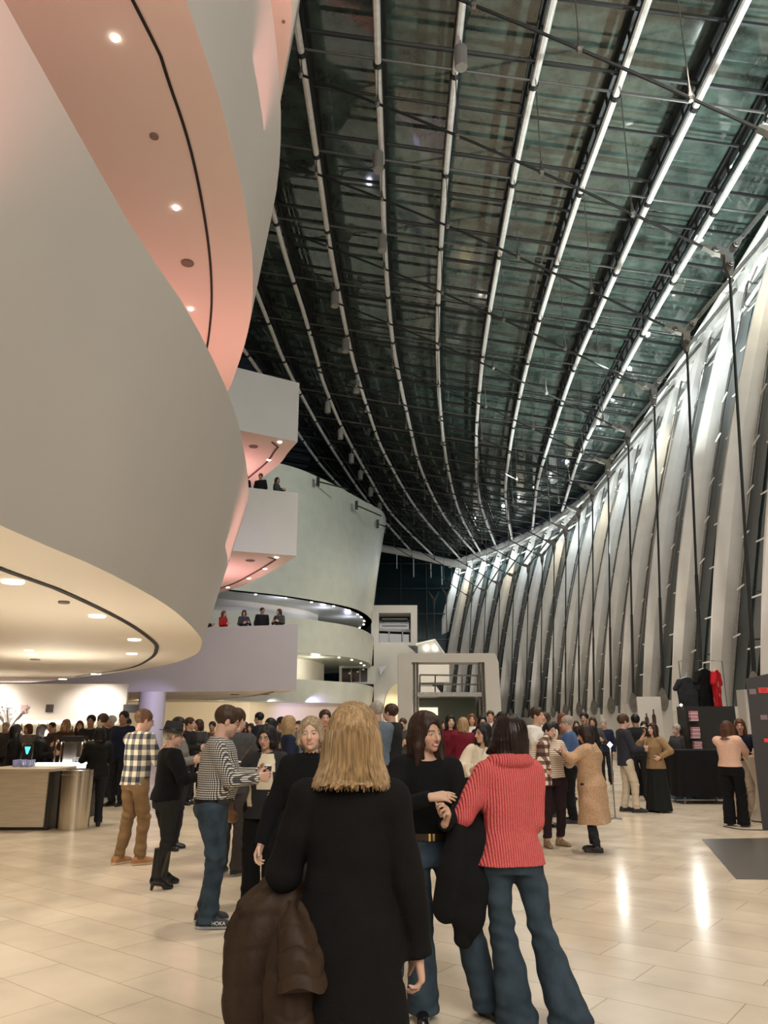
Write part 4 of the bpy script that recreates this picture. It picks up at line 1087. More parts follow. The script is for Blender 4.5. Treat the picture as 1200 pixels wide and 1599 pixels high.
blackcloth = cloth('black_cloth', (.005, .005, .0055), .9, .3, 120)
blackknit = cloth('black_knit', (.0045, .0045, .005), .95, .4, 220)
jeans = cloth('blue_denim', (.032, .050, .068), .85, .5, 300, .35, 9)
# ---------------------------------------------------------------- 2: woman in black sweater
p = Pose(1.68, 'f', lean=(.015, 0), head=(-28, -3, 4), rh=(.06, .30, 1.21), lh=(-.03, .33, 1.07), relbow=(.75, -.1, -.7), lelbow=(-.8, -.2, -.5), feet=((.05, .02, 12), (-.33, .03, -25)), rhd=(-.95, .25, .10), lhd=(-.1, .45, .85), curl=(12, 55), palms=((0, -.6, -.9), (.9, .3, .2)))
r = person('woman with long dark hair, black sweater, jeans and studded belt, smiling to the right', (674, 1589), 172)
link(body_mesh(p, SK_M, .0045, smile=True, lips=(.36, .14, .11)), 'body', skinmat(), r)
link(hair_mesh(p, 'long', .27, .005, 1.5, seed=3), 'hair', hairmat('dark_brown_hair', (.028, .013, .008)), r)
link(top_mesh(p, .007, .016, .985, 1.0, (.068, .056, .042), neck_z=1.42, folds=.003), 'sweater', blackknit, r)
link(trouser_mesh(p, .007, (.098, .078, .092), 1.0, .035, .003, e=.008), 'jeans', jeans, r)
add_shoes(p, r, 'boot', mat('black_leather', (.008, .008, .008), .22), .006)
b = MB(); T = np.array(p.torso(.022)); zz = .985*p.k; g = [float(np.interp(zz, T[:, 0], T[:, j])) for j in (1, 2, 3, 4)]
def band(zc, w, e):
    return [[Vector((g[0]+(g[2]+e)*math.cos(t), g[1]+(g[3]+e)*math.sin(t), zc+s_)) for t in [2*PI*i/40 for i in range(40)]] for s_ in (-w, w)]
b.grid(band(zz, .019, 0), close=True); bo = b.build('belt', mat('belt_brown', (.03, .018, .01), .4), r, smooth=True)
gold = mat('gold', (.9, .65, .25), .25, 1)
for t in (50, 84, 92, 128):
    t = math.radians(t); q = MB(); q.box((g[0]+(g[2]+.004)*math.cos(t), g[1]+(g[3]+.004)*math.sin(t), zz), (.012, .010, .042), rz=t+PI/2); q.build('belt_stud', gold, bo)
nk = MB(); c = p.neck; nk.tube([(c[0]+.06*math.cos(t)*1.0, c[1]+.055+.055*math.sin(t) if 0 else c[1]+.02+.065*math.sin(t), c[2]-.0-.055*math.sin(t)) for t in [PI*i/12 for i in range(13)]], .0012, 5)
nk.lathe((c[0], c[1]+.088, c[2]-.066), [(.001, .008), (.005, 0), (.001, -.008)], 8); nk.build('necklace', gold, r)
# black coat over her left arm
def coat_drape(name, centre_rows, m, h=.010, folds=.008, seed=0, extra=None, quilt=0):
    P = np.array([q[:3] for q in centre_rows]); R_ = max(q[3] for q in centre_rows)+.05
    F = Field(P.min(0)-R_, P.max(0)+R_, h)
    for a, bb in zip(centre_rows[:-1], centre_rows[1:]): F.cone(a[:3], bb[:3], a[3], bb[3], .03)
    if extra:
        for ch in extra:
            for a, bb in zip(ch[:-1], ch[1:]): F.cone(a[:3], bb[:3], a[3], bb[3], .02)
    F.folds(folds, seed, 28, 3)
    if quilt: F.disp(lambda X, Y, Z: quilt*(1-np.abs(np.sin(Z*34+.9*np.sin(X*9)+.5*np.sin(Y*14)))**.4)+.5*quilt*(1-np.abs(np.sin((X-Y)*17+Z*3))**.35))
    me = F.mesh(name, 1)
    me.materials.clear(); 
    if '_n' in me: del me['_n']
    me.materials.append(m); o = bpy.data.objects.new(name, me); COL.objects.link(o); return o
E = p.E[-1]; Wl = p.Wr[-1]
o = coat_drape('draped_coat', [(-.20, .12, 1.08, .085), (-.20, .19, .95, .12), (-.19, .20, .75, .13), (-.16, .21, .58, .10), (-.13, .21, .46, .05)], blackcloth, .010, .012, 2,
   [[(-.14, .24, 1.03, .07), (-.10, .26, .80, .085), (-.05, .25, .62, .07)], [(-.26, .16, 1.05, .07), (-.33, .18, .86, .085), (-.36, .20, .66, .06), (-.36, .20, .60, .055)]])
M_ = Matrix.Translation(r.location) @ r.rotation_euler.to_matrix().to_4x4(); o.matrix_world = M_
tag(o, 'black coat hanging over the forearm of the smiling woman in black', 'coat')

# ---------------------------------------------------------------- 3: woman in coral sweater
coral = stripemat('coral_knit', (.50, .055, .058), (.62, .13, .125), .014, 0, .45, bump=1)
p3 = Pose(1.66, 'f', lean=(.055, .03), head=(-30, 4, 6), rh=(.22, .24, 1.02), lh=(-.15, .26, 1.10), lelbow=(-.7, -.3, -.9), relbow=(-.1, -.5, -.8), shoulder=.145, feet=((.27, -.16, 10, .02), (.04, .02, -5)), stance=.1, curl=(40, 40), palms=((-.9, 0, .2), (.9, 0, .2)), hipx=.03)
r3 = person('woman in coral red ribbed sweater and flared jeans, seen from behind, long dark hair', (800, 1612), -12)
link(body_mesh(p3, SK_M, .006), 'body', skinmat(), r3)
link(hair_mesh(p3, 'long', .115, .005, 1.5, seed=5, flare=.02), 'hair', hairmat('black_brown_hair', (.016, .008, .006), .3), r3)
link(top_mesh(p3, .007, .026, .865, 1.0, (.074, .068, .052), cowl=True, flare=.010, folds=.004, seed=4), 'sweater', coral, r3)
link(trouser_mesh(p3, .007, (.094, .070, .120), .97, .03, .005, e=.002, seed=7), 'jeans', jeans, r3)
add_shoes(p3, r3, 'boot', MATS['black_leather'], .007)

# ---------------------------------------------------------------- 1: blonde woman, black coat, from behind
p1 = Pose(1.68, 'f', lean=(-.0, 0), head=(4, -2, 3), shoulder=.155, rh=(.25, .03, .80), lh=(-.25, .24, .97), lelbow=(-.35, -.7, -.5), relbow=(.3, -.7, 0), wide=1.0, feet=((.12, 0, 8), (-.12, 0, -8)), curl=(35, 40), palms=((-1, 0, 0), (.8, 0, .5)))
r1 = person('woman with straight blonde hair in a long black coat, seen from behind', (561, 0), 2, Y=3.0)
link(body_mesh(p1, SK_R, .006), 'body', skinmat(), r1)
hb = hairmat('blonde_hair', (.30, .195, .095), .55)
hr = link(hair_mesh(p1, 'bob', .135, .005, 1.5, seed=2, flare=.06), 'hair', hb, r1)
# loose strands over the bob
rn = random.Random(3); lk = MB(); c = p1.hc
for i in range(420):
    a = math.radians(rn.uniform(150, 390)); ca, sa = math.cos(a), math.sin(a); top = rn.uniform(.055, .118)
    r0 = .03+.07*(1-((top-.05)/.075)) if top > .05 else .1
    pts = [(c[0]+ca*r0*.9, c[1]-.02+sa*r0, c[2]+top), (c[0]+ca*.098, c[1]-.025+sa*.115, c[2]+.035), (c[0]+ca*.112, c[1]-.032+sa*.112, c[2]-.07), (c[0]+ca*.132, c[1]-.045+sa*.112, c[2]-.12), (c[0]+ca*.146+rn.uniform(-.006, .006), c[1]-.055+sa*.108+rn.uniform(-.006, .006), c[2]-.165+rn.uniform(-.012, .012))]
    lk.tube(smooth_curve(pts, 9), [.002, .0035, .0035, .0035, .0035, .003, .003, .002, .0008], 4)
lk.build('hair_strands', hb, r1, smooth=True)
coatc = cloth('black_coat_wool', (.0048, .0042, .0042), .95, .35, 160, .2, 12)
link(top_mesh(p1, .008, .020, .63, 1.0, (.070, .060, .052), neck_z=1.46, flare=.032, folds=.004, seed=3), 'coat', coatc, r1)
link(trouser_mesh(p1, .009, (.095, .085, .09), .97, .03, .004), 'jeans', jeans, r1)
add_shoes(p1, r1, 'boot', MATS['black_leather'], .009)
# brown puffer coat over her left arm
brown = cloth('brown_nylon', (.034, .019, .011), .62, .35, 40, .2, 7)
pc_ = empty('draped_puffer_coat'); pc_.matrix_world = Matrix.Translation(r1.location+Vector((.03, 0, 0))) @ r1.rotation_euler.to_matrix().to_4x4()
def quilt_loft(ax, n=40, folds=.07, puff=.10, ph=0, seg=90, flat=1.0):
    """ax: (x, y, z, rx, ry) sections from top to bottom; quilted puffs and vertical folds"""
    A = np.array(ax, float); t = np.linspace(0, 1, len(A)); rows = []; L = np.r_[0, np.cumsum(np.linalg.norm(np.diff(A[:, :3], axis=0), axis=1))]
    for q in np.linspace(0, L[-1], seg):
        c = [float(np.interp(q, L, A[:, j])) for j in range(5)]; pf = .010*abs(math.sin(PI*q/puff+.4*math.sin(q*9)))**.45 if puff else 0; row = []
        for k in range(n):
            a_ = 2*PI*k/n; f_ = 1+folds*math.sin(5*a_+ph+q*2.2)+folds*.6*math.sin(9*a_-q*3+ph)+folds*.35*math.sin(17*a_+q*7)
            row.append(Vector((c[0]+(c[3]*f_+pf)*math.cos(a_), c[1]+(c[4]*f_+pf)*math.sin(a_)*flat, c[2]+.012*math.sin(3*a_+ph))))
        rows.append(row)
    m = MB(); m.grid(rows[::-1], close=True); m.poly(rows[0]); m.poly(rows[-1][::-1]); return m
quilt_loft([(-.23, .16, 1.10, .03, .05), (-.26, .13, 1.07, .075, .08), (-.31, .10, .98, .125, .10), (-.335, .09, .86, .150, .115), (-.335, .08, .70, .145, .115), (-.325, .06, .50, .120, .11), (-.32, .06, .25, .125, .11)], folds=.075).build('coat_body', brown, pc_, smooth=True, angle=60)
quilt_loft([(-.215, -.10, 1.02, .02, .03), (-.20, -.15, .97, .048, .045), (-.175, -.19, .88, .066, .05), (-.165, -.20, .80, .072, .052)], folds=.03, puff=.075, seg=50).build('coat_sleeve', brown, pc_, smooth=True, angle=60)
quilt_loft([(-.235, -.08, .92, .05, .05), (-.225, -.13, .80, .068, .055), (-.215, -.14, .68, .072, .055), (-.21, -.14, .565, .070, .05)], folds=.05, puff=.12, ph=2, seg=50).build('coat_sleeve', brown, pc_, smooth=True, angle=60)
m = MB(); m.box((-.20, -.225, .895), (.035, .004, .008)); m.build('label_tab', mat('pale_print', (.75, .35, .33), .6) if 0 else mat('tab_white', (.6, .58, .52), .6), pc_)
o = pc_
tag(o, 'brown quilted puffer coat carried over the left arm of the blonde woman', 'coat')

def cup_thing(root, p, sd, label, kind='dark', up=(0, 0, 1)):
    """cup held in the hand of side sd"""
    d, n = hand_frame(p, sd); W = p.Wr[sd]; c = W+d*.085*p.k+nrm(n)*.040
    M_ = Matrix.Translation(root.location) @ root.rotation_euler.to_matrix().to_4x4(); w = M_ @ Vector(c)
    e = empty('drinking_cup', w-Vector((0, 0, .05)))
    tag(e, label, 'cup')
    m = MB(); m.lathe((0, 0, 0), [(.028, 0), (.030, .02), (.037, .10)], 20); m.build('cup_body', mat('cup_dark', (.02, .018, .018), .3) if kind == 'dark' else mat('cup_clear', (.55, .45, .35), .15, trans=.4), e, smooth=True)
    m = MB(); m.lathe((0, 0, .10), [(.039, -.004), (.040, .004), (.034, .010)], 20); m.build('cup_rim', mat('cup_white', (.7, .68, .62), .5), e, smooth=True)
    return e
def glasses(p, parent, mt=None):
    m = MB(); R = p.HR; c = p.hc; q = p.hk
    def T(v): return Vector(c+R@(np.array(v)*q))
    for sd in (-1, 1):
        m.tube([T((sd*.031+.021*math.cos(t), .094, .0+.016*math.sin(t))) for t in [2*PI*i/16 for i in range(17)]], .0016, 5)
        m.tube([T((sd*.052, .092, .004)), T((sd*.078, .01, .002))], .0016, 5)
    m.tube([T((-.010, .096, .003)), T((.010, .096, .003))], .0016, 5); m.build('eyeglasses', mt or mat('frame_dark', (.01, .01, .01), .3), parent)

# ---------------------------------------------------------------- 4: man in black and white check shirt
p = Pose(1.77, 'm', lean=(0, .04), head=(-8, -20, 0), rh=(.12, .38, 1.17), lh=(-.10, .38, 1.20), relbow=(.6, -.6, -.7), lelbow=(-.6, -.6, -.7), wide=1.12, feet=((.13, .02, 5), (-.10, -.02, -10)), curl=(38, 45), palms=((-1, .1, 0), (1, .1, 0)))
r = person('man in fine black and white check shirt and jeans looking down at his cup', (322, 1444), 84)
link(body_mesh(p, SK_R, .0055, brow=(.06, .035, .02), beard=(.26, .17, .12)), 'body', skinmat(), r); glasses(p, r)
link(hair_mesh(p, 'short', .05, .005, .8, seed=1), 'hair', hairmat('brown_hair', (.05, .025, .014)), r)
link(top_mesh(p, .0075, .022, .93, .98, (.078, .064, .050), collar=.045, belly=.045, folds=.004, seed=6), 'shirt', checkmat('fine_check', ((.72, .68, .62), (.10, .095, .09), (.018, .016, .016)), .018), r)
link(trouser_mesh(p, .0075, (.105, .078, .070), .99, .04, .005, e=.014, seed=9), 'jeans', jeans, r)
add_shoes(p, r, 'sneaker', (.012, .014, .02), .006, sole=(.35, .36, .38))
T = np.array(p.torso(.03, belly=.03)); zz = .945*p.k; g = [float(np.interp(zz, T[:, 0], T[:, j])) for j in (1, 2, 3, 4)]
b = MB(); b.grid(band(zz, .018, -.002), close=True); b.build('belt', MATS['black_leather'], r, smooth=True)
cup_thing(r, p, -1, 'dark cup with white rim held by the man in check shirt')
# shoe lettering (brand mark on the side of the near shoe)
def text(body, size, loc, rot, m, parent=None, name='lettering', extrude=.0008, align='CENTER'):
    cu = bpy.data.curves.new(name, 'FONT'); cu.body = body; cu.size = size; cu.extrude = extrude; cu.align_x = align; cu.align_y = 'CENTER'; cu.materials.append(m)
    o = bpy.data.objects.new(name, cu); COL.objects.link(o); bpy.context.view_layer.update(); me = bpy.data.meshes.new_from_object(o.evaluated_get(bpy.context.evaluated_depsgraph_get())); bpy.data.objects.remove(o); o = bpy.data.objects.new(name, me); COL.objects.link(o); o.location = loc; o.rotation_euler = rot
    if parent is not None: o.parent = parent
    return o
whitep = mat('white_print', (.8, .8, .78), .6)
a = p.A[1]; text('HOKA', .040, (a[0]+.070, a[1]+.098, .050), (PI/2, 0, PI/2-.08), whitep, r)

# ---------------------------------------------------------------- 5: woman in black with hat
p = Pose(1.60, 'f', lean=(0, .02), head=(20, -3, 0), rh=(.13, .27, 1.06), lh=(-.12, .22, 1.05), relbow=(.8, -.6, -.4), lelbow=(-.8, -.6, -.4), feet=((.11, -.06, 10, .0), (-.12, .08, 0, .0)), curl=(40, 40), wide=1.04)
r = person('woman in black sweater, trousers, tall boots and black trilby hat', (249, 1386), 58)
link(body_mesh(p, SK_R, .006), 'body', skinmat(), r); glasses(p, r)
link(hair_mesh(p, 'short', .05, .006, 1.0, seed=2), 'hair', hairmat('grey_blonde_hair', (.25, .19, .13)), r)
link(top_mesh(p, .008, .034, .90, .97, (.085, .075, .055), collar=.05, folds=.005, flare=.0, seed=2), 'sweater', blackknit, r)
link(trouser_mesh(p, .008, (.100, .070, .060), .97, .36, .004, e=.01), 'trousers', cloth('charcoal_cloth', (.018, .017, .016)), r)
add_shoes(p, r, 'tall', MATS['black_leather'], .006)
ht = MB(); ht.lathe((0, 0, 0), [(.135, -.004), (.138, 0), (.10, .006), (.094, .02), (.090, .085), (.078, .105), (.0, .095)], 28, sx=.93, sy=1.08, cap=False)
ho = ht.build('hat', mat('felt_black', (.012, .011, .011), .85), r, smooth=True); R4 = Matrix(p.HR.tolist()).to_4x4(); ho.matrix_local = Matrix.Translation(Vector(p.hc+p.HR@V3(0, -.02, .055)*p.hk)) @ R4 @ Matrix.Rotation(-.10, 4, 'X')
bm_ = MB(); bm_.lathe((0, 0, .008), [(.0985, 0), (.0965, .024)], 28, sx=.93, sy=1.08, cap=False); bm_.build('hat_band', mat('band_black', (.004, .004, .004), .4), ho, smooth=True)

# ---------------------------------------------------------------- 6: man in buffalo-check shirt
p = Pose(1.78, 'm', lean=(0, .02), head=(15, -10, 0), rh=(.10, .36, 1.22), lh=(-.06, .36, 1.25), feet=((.12, .06, 15), (-.13, -.06, -5)), curl=(30, 30), palms=((-.7, 0, .7), (.7, 0, .7)))
r = person('man in large navy and cream check shirt with tan trousers and shoes', (201, 1350), 38)
link(body_mesh(p, SK_R, .006), 'body', skinmat(), r); glasses(p, r)
link(hair_mesh(p, 'short', .05, .006, .7, seed=6), 'hair', hairmat('sandy_hair', (.13, .07, .035)), r)
link(top_mesh(p, .008, .028, .86, .98, (.076, .062, .048), collar=.045, folds=.004, seed=3, flare=.01), 'shirt', checkmat('large_check', ((.68, .60, .44), (.20, .19, .17), (.028, .03, .045)), .125), r)
link(trouser_mesh(p, .008, (.100, .074, .060), .96, .07, .006, e=.008, seed=4), 'trousers', cloth('tan_chino', (.22, .135, .065), var=.15, vs=6), r)
add_shoes(p, r, 'shoe', (.36, .17, .07), .006, sole=(.55, .45, .33))

# ---------------------------------------------------------------- 7: woman with black and cream panel dress
p = Pose(1.60, 'f', head=(-5, -6, 0), rh=(.20, .28, 1.16), lh=(-.26, .16, 1.02), relbow=(.9, -.3, -.6), lelbow=(-.8, -.4, -.5), wide=1.14, curl=(40, 25), palms=((-1, 0, .1), (1, .1, 0)), rhd=(-.3, .6, .7))
r = person('woman in black and cream panelled top with shoulder bag, glasses and dark bob', (408, 1412), 200)
link(body_mesh(p, SK_M, .0055, lips=(.3, .13, .11)), 'body', skinmat(), r); glasses(p, r)
link(hair_mesh(p, 'bob', .08, .0055, 1.5, seed=2), 'hair', hairmat('black_hair', (.012, .009, .009)), r)
def panel(Q):
    x, y, z = Q[:, 0], Q[:, 1], Q[:, 2]; C = np.tile(np.array([.010, .010, .012]), (len(Q), 1))
    w1 = (x < .02+.05*(1.3-z)) & (x > -.11-.16*(1.30-z)*(z > 1.18)-.02) & (z > 1.02) & (z < 1.34) & (y > 0) & (x < .03) & (x > -.16+ .5*(z-1.22)*(z > 1.22))
    w2 = (x > .06+.28*(z-.85)) & (z > .86) & (z < 1.14) & (x < .40) & (y > -.05) & (x > .05)
    C[w1 | w2] = [.62, .54, .40]; return C
link(top_mesh(p, .007, .026, .80, .96, (.068, .060, .050), folds=.003, flare=.03, colorfn=panel), 'top', mat('panel_cloth', (1, 1, 1), .85, vcol=True), r)
link(trouser_mesh(p, .009, (.11, .09, .10), .97, .03, .003), 'trousers', blackcloth, r)
add_shoes(p, r, 'flat', MATS['black_leather'], .009)
cup_thing(r, p, 1, 'dark cup held by the woman in black and cream top')
bg = empty('shoulder_bag', tuple(Matrix.Translation(r.location) @ r.rotation_euler.to_matrix().to_4x4() @ Vector((.33, .12, .90))), r.rotation_euler.z)
tag(bg, 'tan brown leather shoulder bag at the side of the woman in panelled top', 'bag')
F = Field((-.14, -.09, -.22), (.16, .09, .15), .007); F.cone((-.05, 0, -.14), (.08, 0, -.12), .055, .055, .03); F.cone((-.01, 0, .06), (.02, 0, .06), .035, .035, .05); F.cone((0, 0, .05), (.02, 0, -.1), .045, .06, .04)
link(F.mesh('pouch', 1), 'pouch', mat('tan_leather', (.15, .07, .025), .45, var=.2, vscale=9), bg)
m = MB(); m.tube(smooth_curve([(.0, 0, .08), (-.03, -.02, .25), (-.13, -.09, .45), (-.17, -.12, .50)], 12), .011, 6, flat=.5); m.build('strap', MATS['tan_leather'], bg, smooth=True)
m = MB(); m.tube([(.015*math.cos(t), .0, .10+.02*math.sin(t)) for t in [2*PI*i/14 for i in range(15)]], .004, 6); m.build('buckle', gold, bg)

# ---------------------------------------------------------------- 8: grey-blonde woman in black behind
p = Pose(1.66, 'f', head=(-8, 4, 4), rh=(.30, .10, .86), lh=(-.22, .1, .88), wide=1.12, curl=(30, 30))
r = person('woman with grey blonde pulled back hair in black turtleneck, looking left', (478, 1540), 190)
link(body_mesh(p, SK_L, .005, brow=(.22, .14, .09)), 'body', skinmat(), r)
link(hair_mesh(p, 'bob', .02, .0055, .7, seed=4), 'hair', hairmat('ash_blonde_hair', (.30, .22, .14)), r)
link(top_mesh(p, .008, .028, .80, 1.0, (.070, .062, .052), collar=.075, folds=.004), 'sweater', blackknit, r)
link(trouser_mesh(p, .009, (.11, .08, .08), .97, .03, .003), 'trousers', blackcloth, r)
add_shoes(p, r, 'flat', MATS['black_leather'], .009)

# ---------------------------------------------------------------- 10: woman in cream blouse
p = Pose(1.62, 'f', head=(25, 0, 0), rh=(.05, .26, 1.12), lh=(-.12, .26, 1.10), relbow=(.9, -.3, -.4), lelbow=(-.9, -.3, -.4), curl=(45, 40), wide=1.08)
r = person('woman with dark hair in loose cream blouse holding a drink, facing left', (764, 1368), 212)
link(body_mesh(p, SK_M, .0055), 'body', skinmat(), r); glasses(p, r)
link(hair_mesh(p, 'long', .22, .0055, 1.3, seed=8), 'hair', hairmat('black_hair', (.012, .009, .009)), r)
link(top_mesh(p, .007, .032, .95, .96, (.085, .085, .070), vneck=.10, folds=.006, seed=4), 'blouse', stripemat('cream_blouse', (.58, .50, .38), (.68, .60, .47), .02, 0), r)
link(trouser_mesh(p, .009, (.10, .08, .08), 1.0, .03, .003), 'trousers', blackcloth, r)
add_shoes(p, r, 'flat', MATS['black_leather'], .009)
cup_thing(r, p, 1, 'clear cup held by the woman in cream blouse', 'clear')

# ---------------------------------------------------------------- 11: woman with plaid scarf
p = Pose(1.63, 'f', head=(-10, -2, -4), rh=(.22, .16, 1.0), lh=(-.20, .24, 1.12), wide=1.25, curl=(35, 35), feet=((.13, .02, 12), (-.12, -.04, -20)))
r = person('woman in striped top with brown and white plaid scarf and tan boots', (867, 1322), 160)
link(body_mesh(p, SK_R, .006), 'body', skinmat(), r)
link(hair_mesh(p, 'updo', .05, .006, .9, seed=2), 'hair', hairmat('black_hair', (.012, .009, .009)), r)
link(top_mesh(p, .008, .03, .93, .96, (.085, .070, .055), folds=.004), 'top', stripemat('rib_stripe', (.35, .25, .18), (.70, .60, .48), .028, 2), r)
F = Field((-.1, -.2, .74), (.36, .26, 1.50), .008); F.chain([(.06, .06, 1.44), (.17, .10, 1.34), (.20, .13, 1.10), (.19, .16, .84)], [.05, .085, .095, .085], .03); F.chain([(.06, .06, 1.44), (0, -.04, 1.46)], [.05, .05], .03)
F.folds(.006, 2, 25, 5); F.half((0, 0, .80), (0, 0, -1)); link(F.mesh('scarf', 1), 'scarf', checkmat('scarf_plaid', ((.70, .60, .46), (.16, .09, .07), (.05, .025, .022)), .105), r)
link(trouser_mesh(p, .008, (.10, .074, .056), .97, .12, .004), 'trousers', cloth('plum_cloth', (.020, .010, .012)), r)
add_shoes(p, r, 'boot', (.24, .15, .08), .007, sole=(.15, .09, .05))
hb_ = coat_drape('brown_handbag', [(.27, .02, .98, .07), (.28, .04, .90, .08)], MATS['tan_leather'], .01, .003, 1); hb_.matrix_world = Matrix.Translation(r.location) @ r.rotation_euler.to_matrix().to_4x4()
tag(hb_, 'brown handbag under the arm of the woman with plaid scarf', 'bag')

# ---------------------------------------------------------------- 12: woman in shimmering long cardigan
p = Pose(1.60, 'f', head=(-10, -18, 0), rh=(.04, .34, 1.20), lh=(-.10, .32, 1.24), relbow=(.9, -.3, -.5), lelbow=(-.9, -.3, -.4), wide=1.35, curl=(35, 35), feet=((.08, .02, 5), (-.08, -.03, -5)), palms=((-.8, 0, .5), (.8, 0, .5)))
r = person('woman in long shimmering peach beige cardigan looking at her phone', (931, 1330), 292)
link(body_mesh(p, SK_R, .006), 'body', skinmat(), r)
link(hair_mesh(p, 'long', .30, .006, 1.5, seed=9), 'hair', hairmat('brown_black_hair', (.022, .010, .007)), r)
link(top_mesh(p, .008, .034, .36, .96, (.085, .072, .055), flare=.045, folds=.007, seed=6, hemy=-.12), 'cardigan', mat('sequin_beige', (.52, .33, .20), .42, .25, var=.25, vscale=60, bump=.9, bscale=200), r)
link(trouser_mesh(p, .009, (.10, .07, .056), .97, .08, .004), 'leggings', cloth('dark_print', (.02, .022, .03), var=.6, vs=30), r)
add_shoes(p, r, 'flat', (.015, .012, .012), .007, sole=(.03, .02, .02))
d, n = hand_frame(p, 1); w = Matrix.Translation(r.location) @ r.rotation_euler.to_matrix().to_4x4() @ Vector(p.Wr[1]+d*.10+n*.02)
m = MB(); m.box((0, 0, 0), (.075, .009, .15)); o = m.build('smartphone', mat('phone_black', (.01, .01, .012), .15)); o.location = w; o.rotation_euler = (-.9, 0, r.rotation_euler.z)
tag(o, 'dark smartphone in the hands of the woman in peach cardigan', 'phone')

# ---------------------------------------------------------------- 13: young man in navy blazer
p = Pose(1.78, 'm', head=(0, -8, 0), rh=(.14, .32, 1.15), lh=(-.08, .34, 1.17), feet=((.11, .10, 5), (-.12, -.06, -5)), curl=(40, 40))
r = person('young man in navy blazer, open collar and pale trousers, loafers', (984, 1268), 88)
link(body_mesh(p, SK_R, .007), 'body', skinmat(), r); link(hair_mesh(p, 'short', .05, .007, 1.4, seed=6), 'hair', hairmat('brown_hair', (.05, .025, .014)), r)
def blz(Q):
    C = np.tile(np.array([.010, .012, .022]), (len(Q), 1)); C[(np.abs(Q[:, 0]) < .05*(Q[:, 2]-1.12)/.3) & (Q[:, 1] > .05) & (Q[:, 2] > 1.12)] = [.62, .60, .58]; return C
link(top_mesh(p, .008, .028, .80, .96, (.076, .062, .048), collar=.04, folds=.003, flare=.015, colorfn=blz), 'blazer', mat('panel_cloth', (1, 1, 1)), r)
link(trouser_mesh(p, .008, (.10, .074, .060), .98, .07, .004), 'trousers', cloth('stone_chino', (.50, .42, .31), var=.08), r)
add_shoes(p, r, 'shoe', (.012, .009, .008), .007, sole=(.03, .02, .02))
cup_thing(r, p, 1, 'clear cup held by the young man in blazer', 'clear')
# ---------------------------------------------------------------- 14: woman in tan jacket drinking
p = Pose(1.62, 'f', head=(0, 6, 0), rh=(.05, .20, 1.42), lh=(-.20, .10, 1.0), relbow=(.5, .3, -.9), lelbow=(-.8, -.5, 0), rhd=(-.3, .1, 1), curl=(50, 40), palms=((0, .2, .1), (1, 0, 0)))
r = person('woman in tan jacket with gold buttons and long black skirt drinking', (1031, 1268), 238)
link(body_mesh(p, SK_R, .007), 'body', skinmat(), r); link(hair_mesh(p, 'long', .20, .007, 1.1, seed=3), 'hair', hairmat('dark_brown_hair', (.03, .014, .009)), r)
jk = link(top_mesh(p, .008, .034, .82, .95, (.076, .064, .054), collar=.03, folds=.003, flare=.015), 'jacket', cloth('tan_wool', (.26, .165, .085), var=.1), r)
for zb_ in (.95, 1.03, 1.11):
    T = np.array(p.torso(.034)); g = [float(np.interp(zb_*p.k, T[:, 0], T[:, j])) for j in (1, 2, 3, 4)]; q = MB(); q.lathe((0, 0, 0), [(.011, 0), (.008, .006)], 10); o = q.build('button', gold, r); o.location = (g[0]+.03, g[1]+g[3]*1.05+.008, zb_*p.k); o.rotation_euler = (-PI/2, 0, 0)
link(skirt_mesh(p, .03, 1.0, .26, .15), 'skirt', cloth('dark_green_black', (.008, .010, .010)), r); add_shoes(p, r, 'flat', MATS['black_leather'], .009)
cup_thing(r, p, 1, 'dark cup raised to the mouth of the woman in tan jacket')
# ---------------------------------------------------------------- 15: woman in pink blouse
p = Pose(1.66, 'f', head=(5, -15, 0), rh=(.14, .42, 1.08), lh=(-.06, .42, 1.08), relbow=(.8, -.3, -.6), curl=(30, 30), wide=1.08)
r = person('woman in pale pink blouse and black trousers leaning at the sales table', (1152, 1290), 42)
link(body_mesh(p, SK_R, .007), 'body', skinmat(), r); link(hair_mesh(p, 'long', .16, .007, 1.2, seed=1), 'hair', hairmat('auburn_hair', (.085, .032, .016)), r)
link(top_mesh(p, .008, .034, .95, .85, (.080, .066, .052), folds=.004), 'blouse', cloth('pale_pink', (.66, .42, .32), var=.05), r)
link(trouser_mesh(p, .009, (.10, .088, .10), .98, .03, .004), 'trousers', blackcloth, r); add_shoes(p, r, 'flat', MATS['black_leather'], .009)
# ---------------------------------------------------------------- 16: seller
p = Pose(1.70, 'f', head=(0, -4, 0), rh=(.12, .34, 1.08), lh=(-.2, .3, 1.08), curl=(30, 30))
r = person('long-haired woman in dark navy top and wide pale trousers at the sales table', (1173, 1278), 205)
link(body_mesh(p, SK_R, .007), 'body', skinmat(), r); link(hair_mesh(p, 'long', .28, .007, 1.1, seed=1), 'hair', hairmat('auburn_hair2', (.10, .04, .02)), r)
link(top_mesh(p, .008, .022, .98, .6, (.064, .054, .045), vneck=.06, folds=.003), 'top', cloth('navy_cloth', (.010, .013, .030)), r)
link(trouser_mesh(p, .009, (.11, .11, .14), 1.0, .03, .006), 'trousers', cloth('stone_linen', (.48, .42, .34), var=.06), r); add_shoes(p, r, 'flat', MATS['black_leather'], .009)
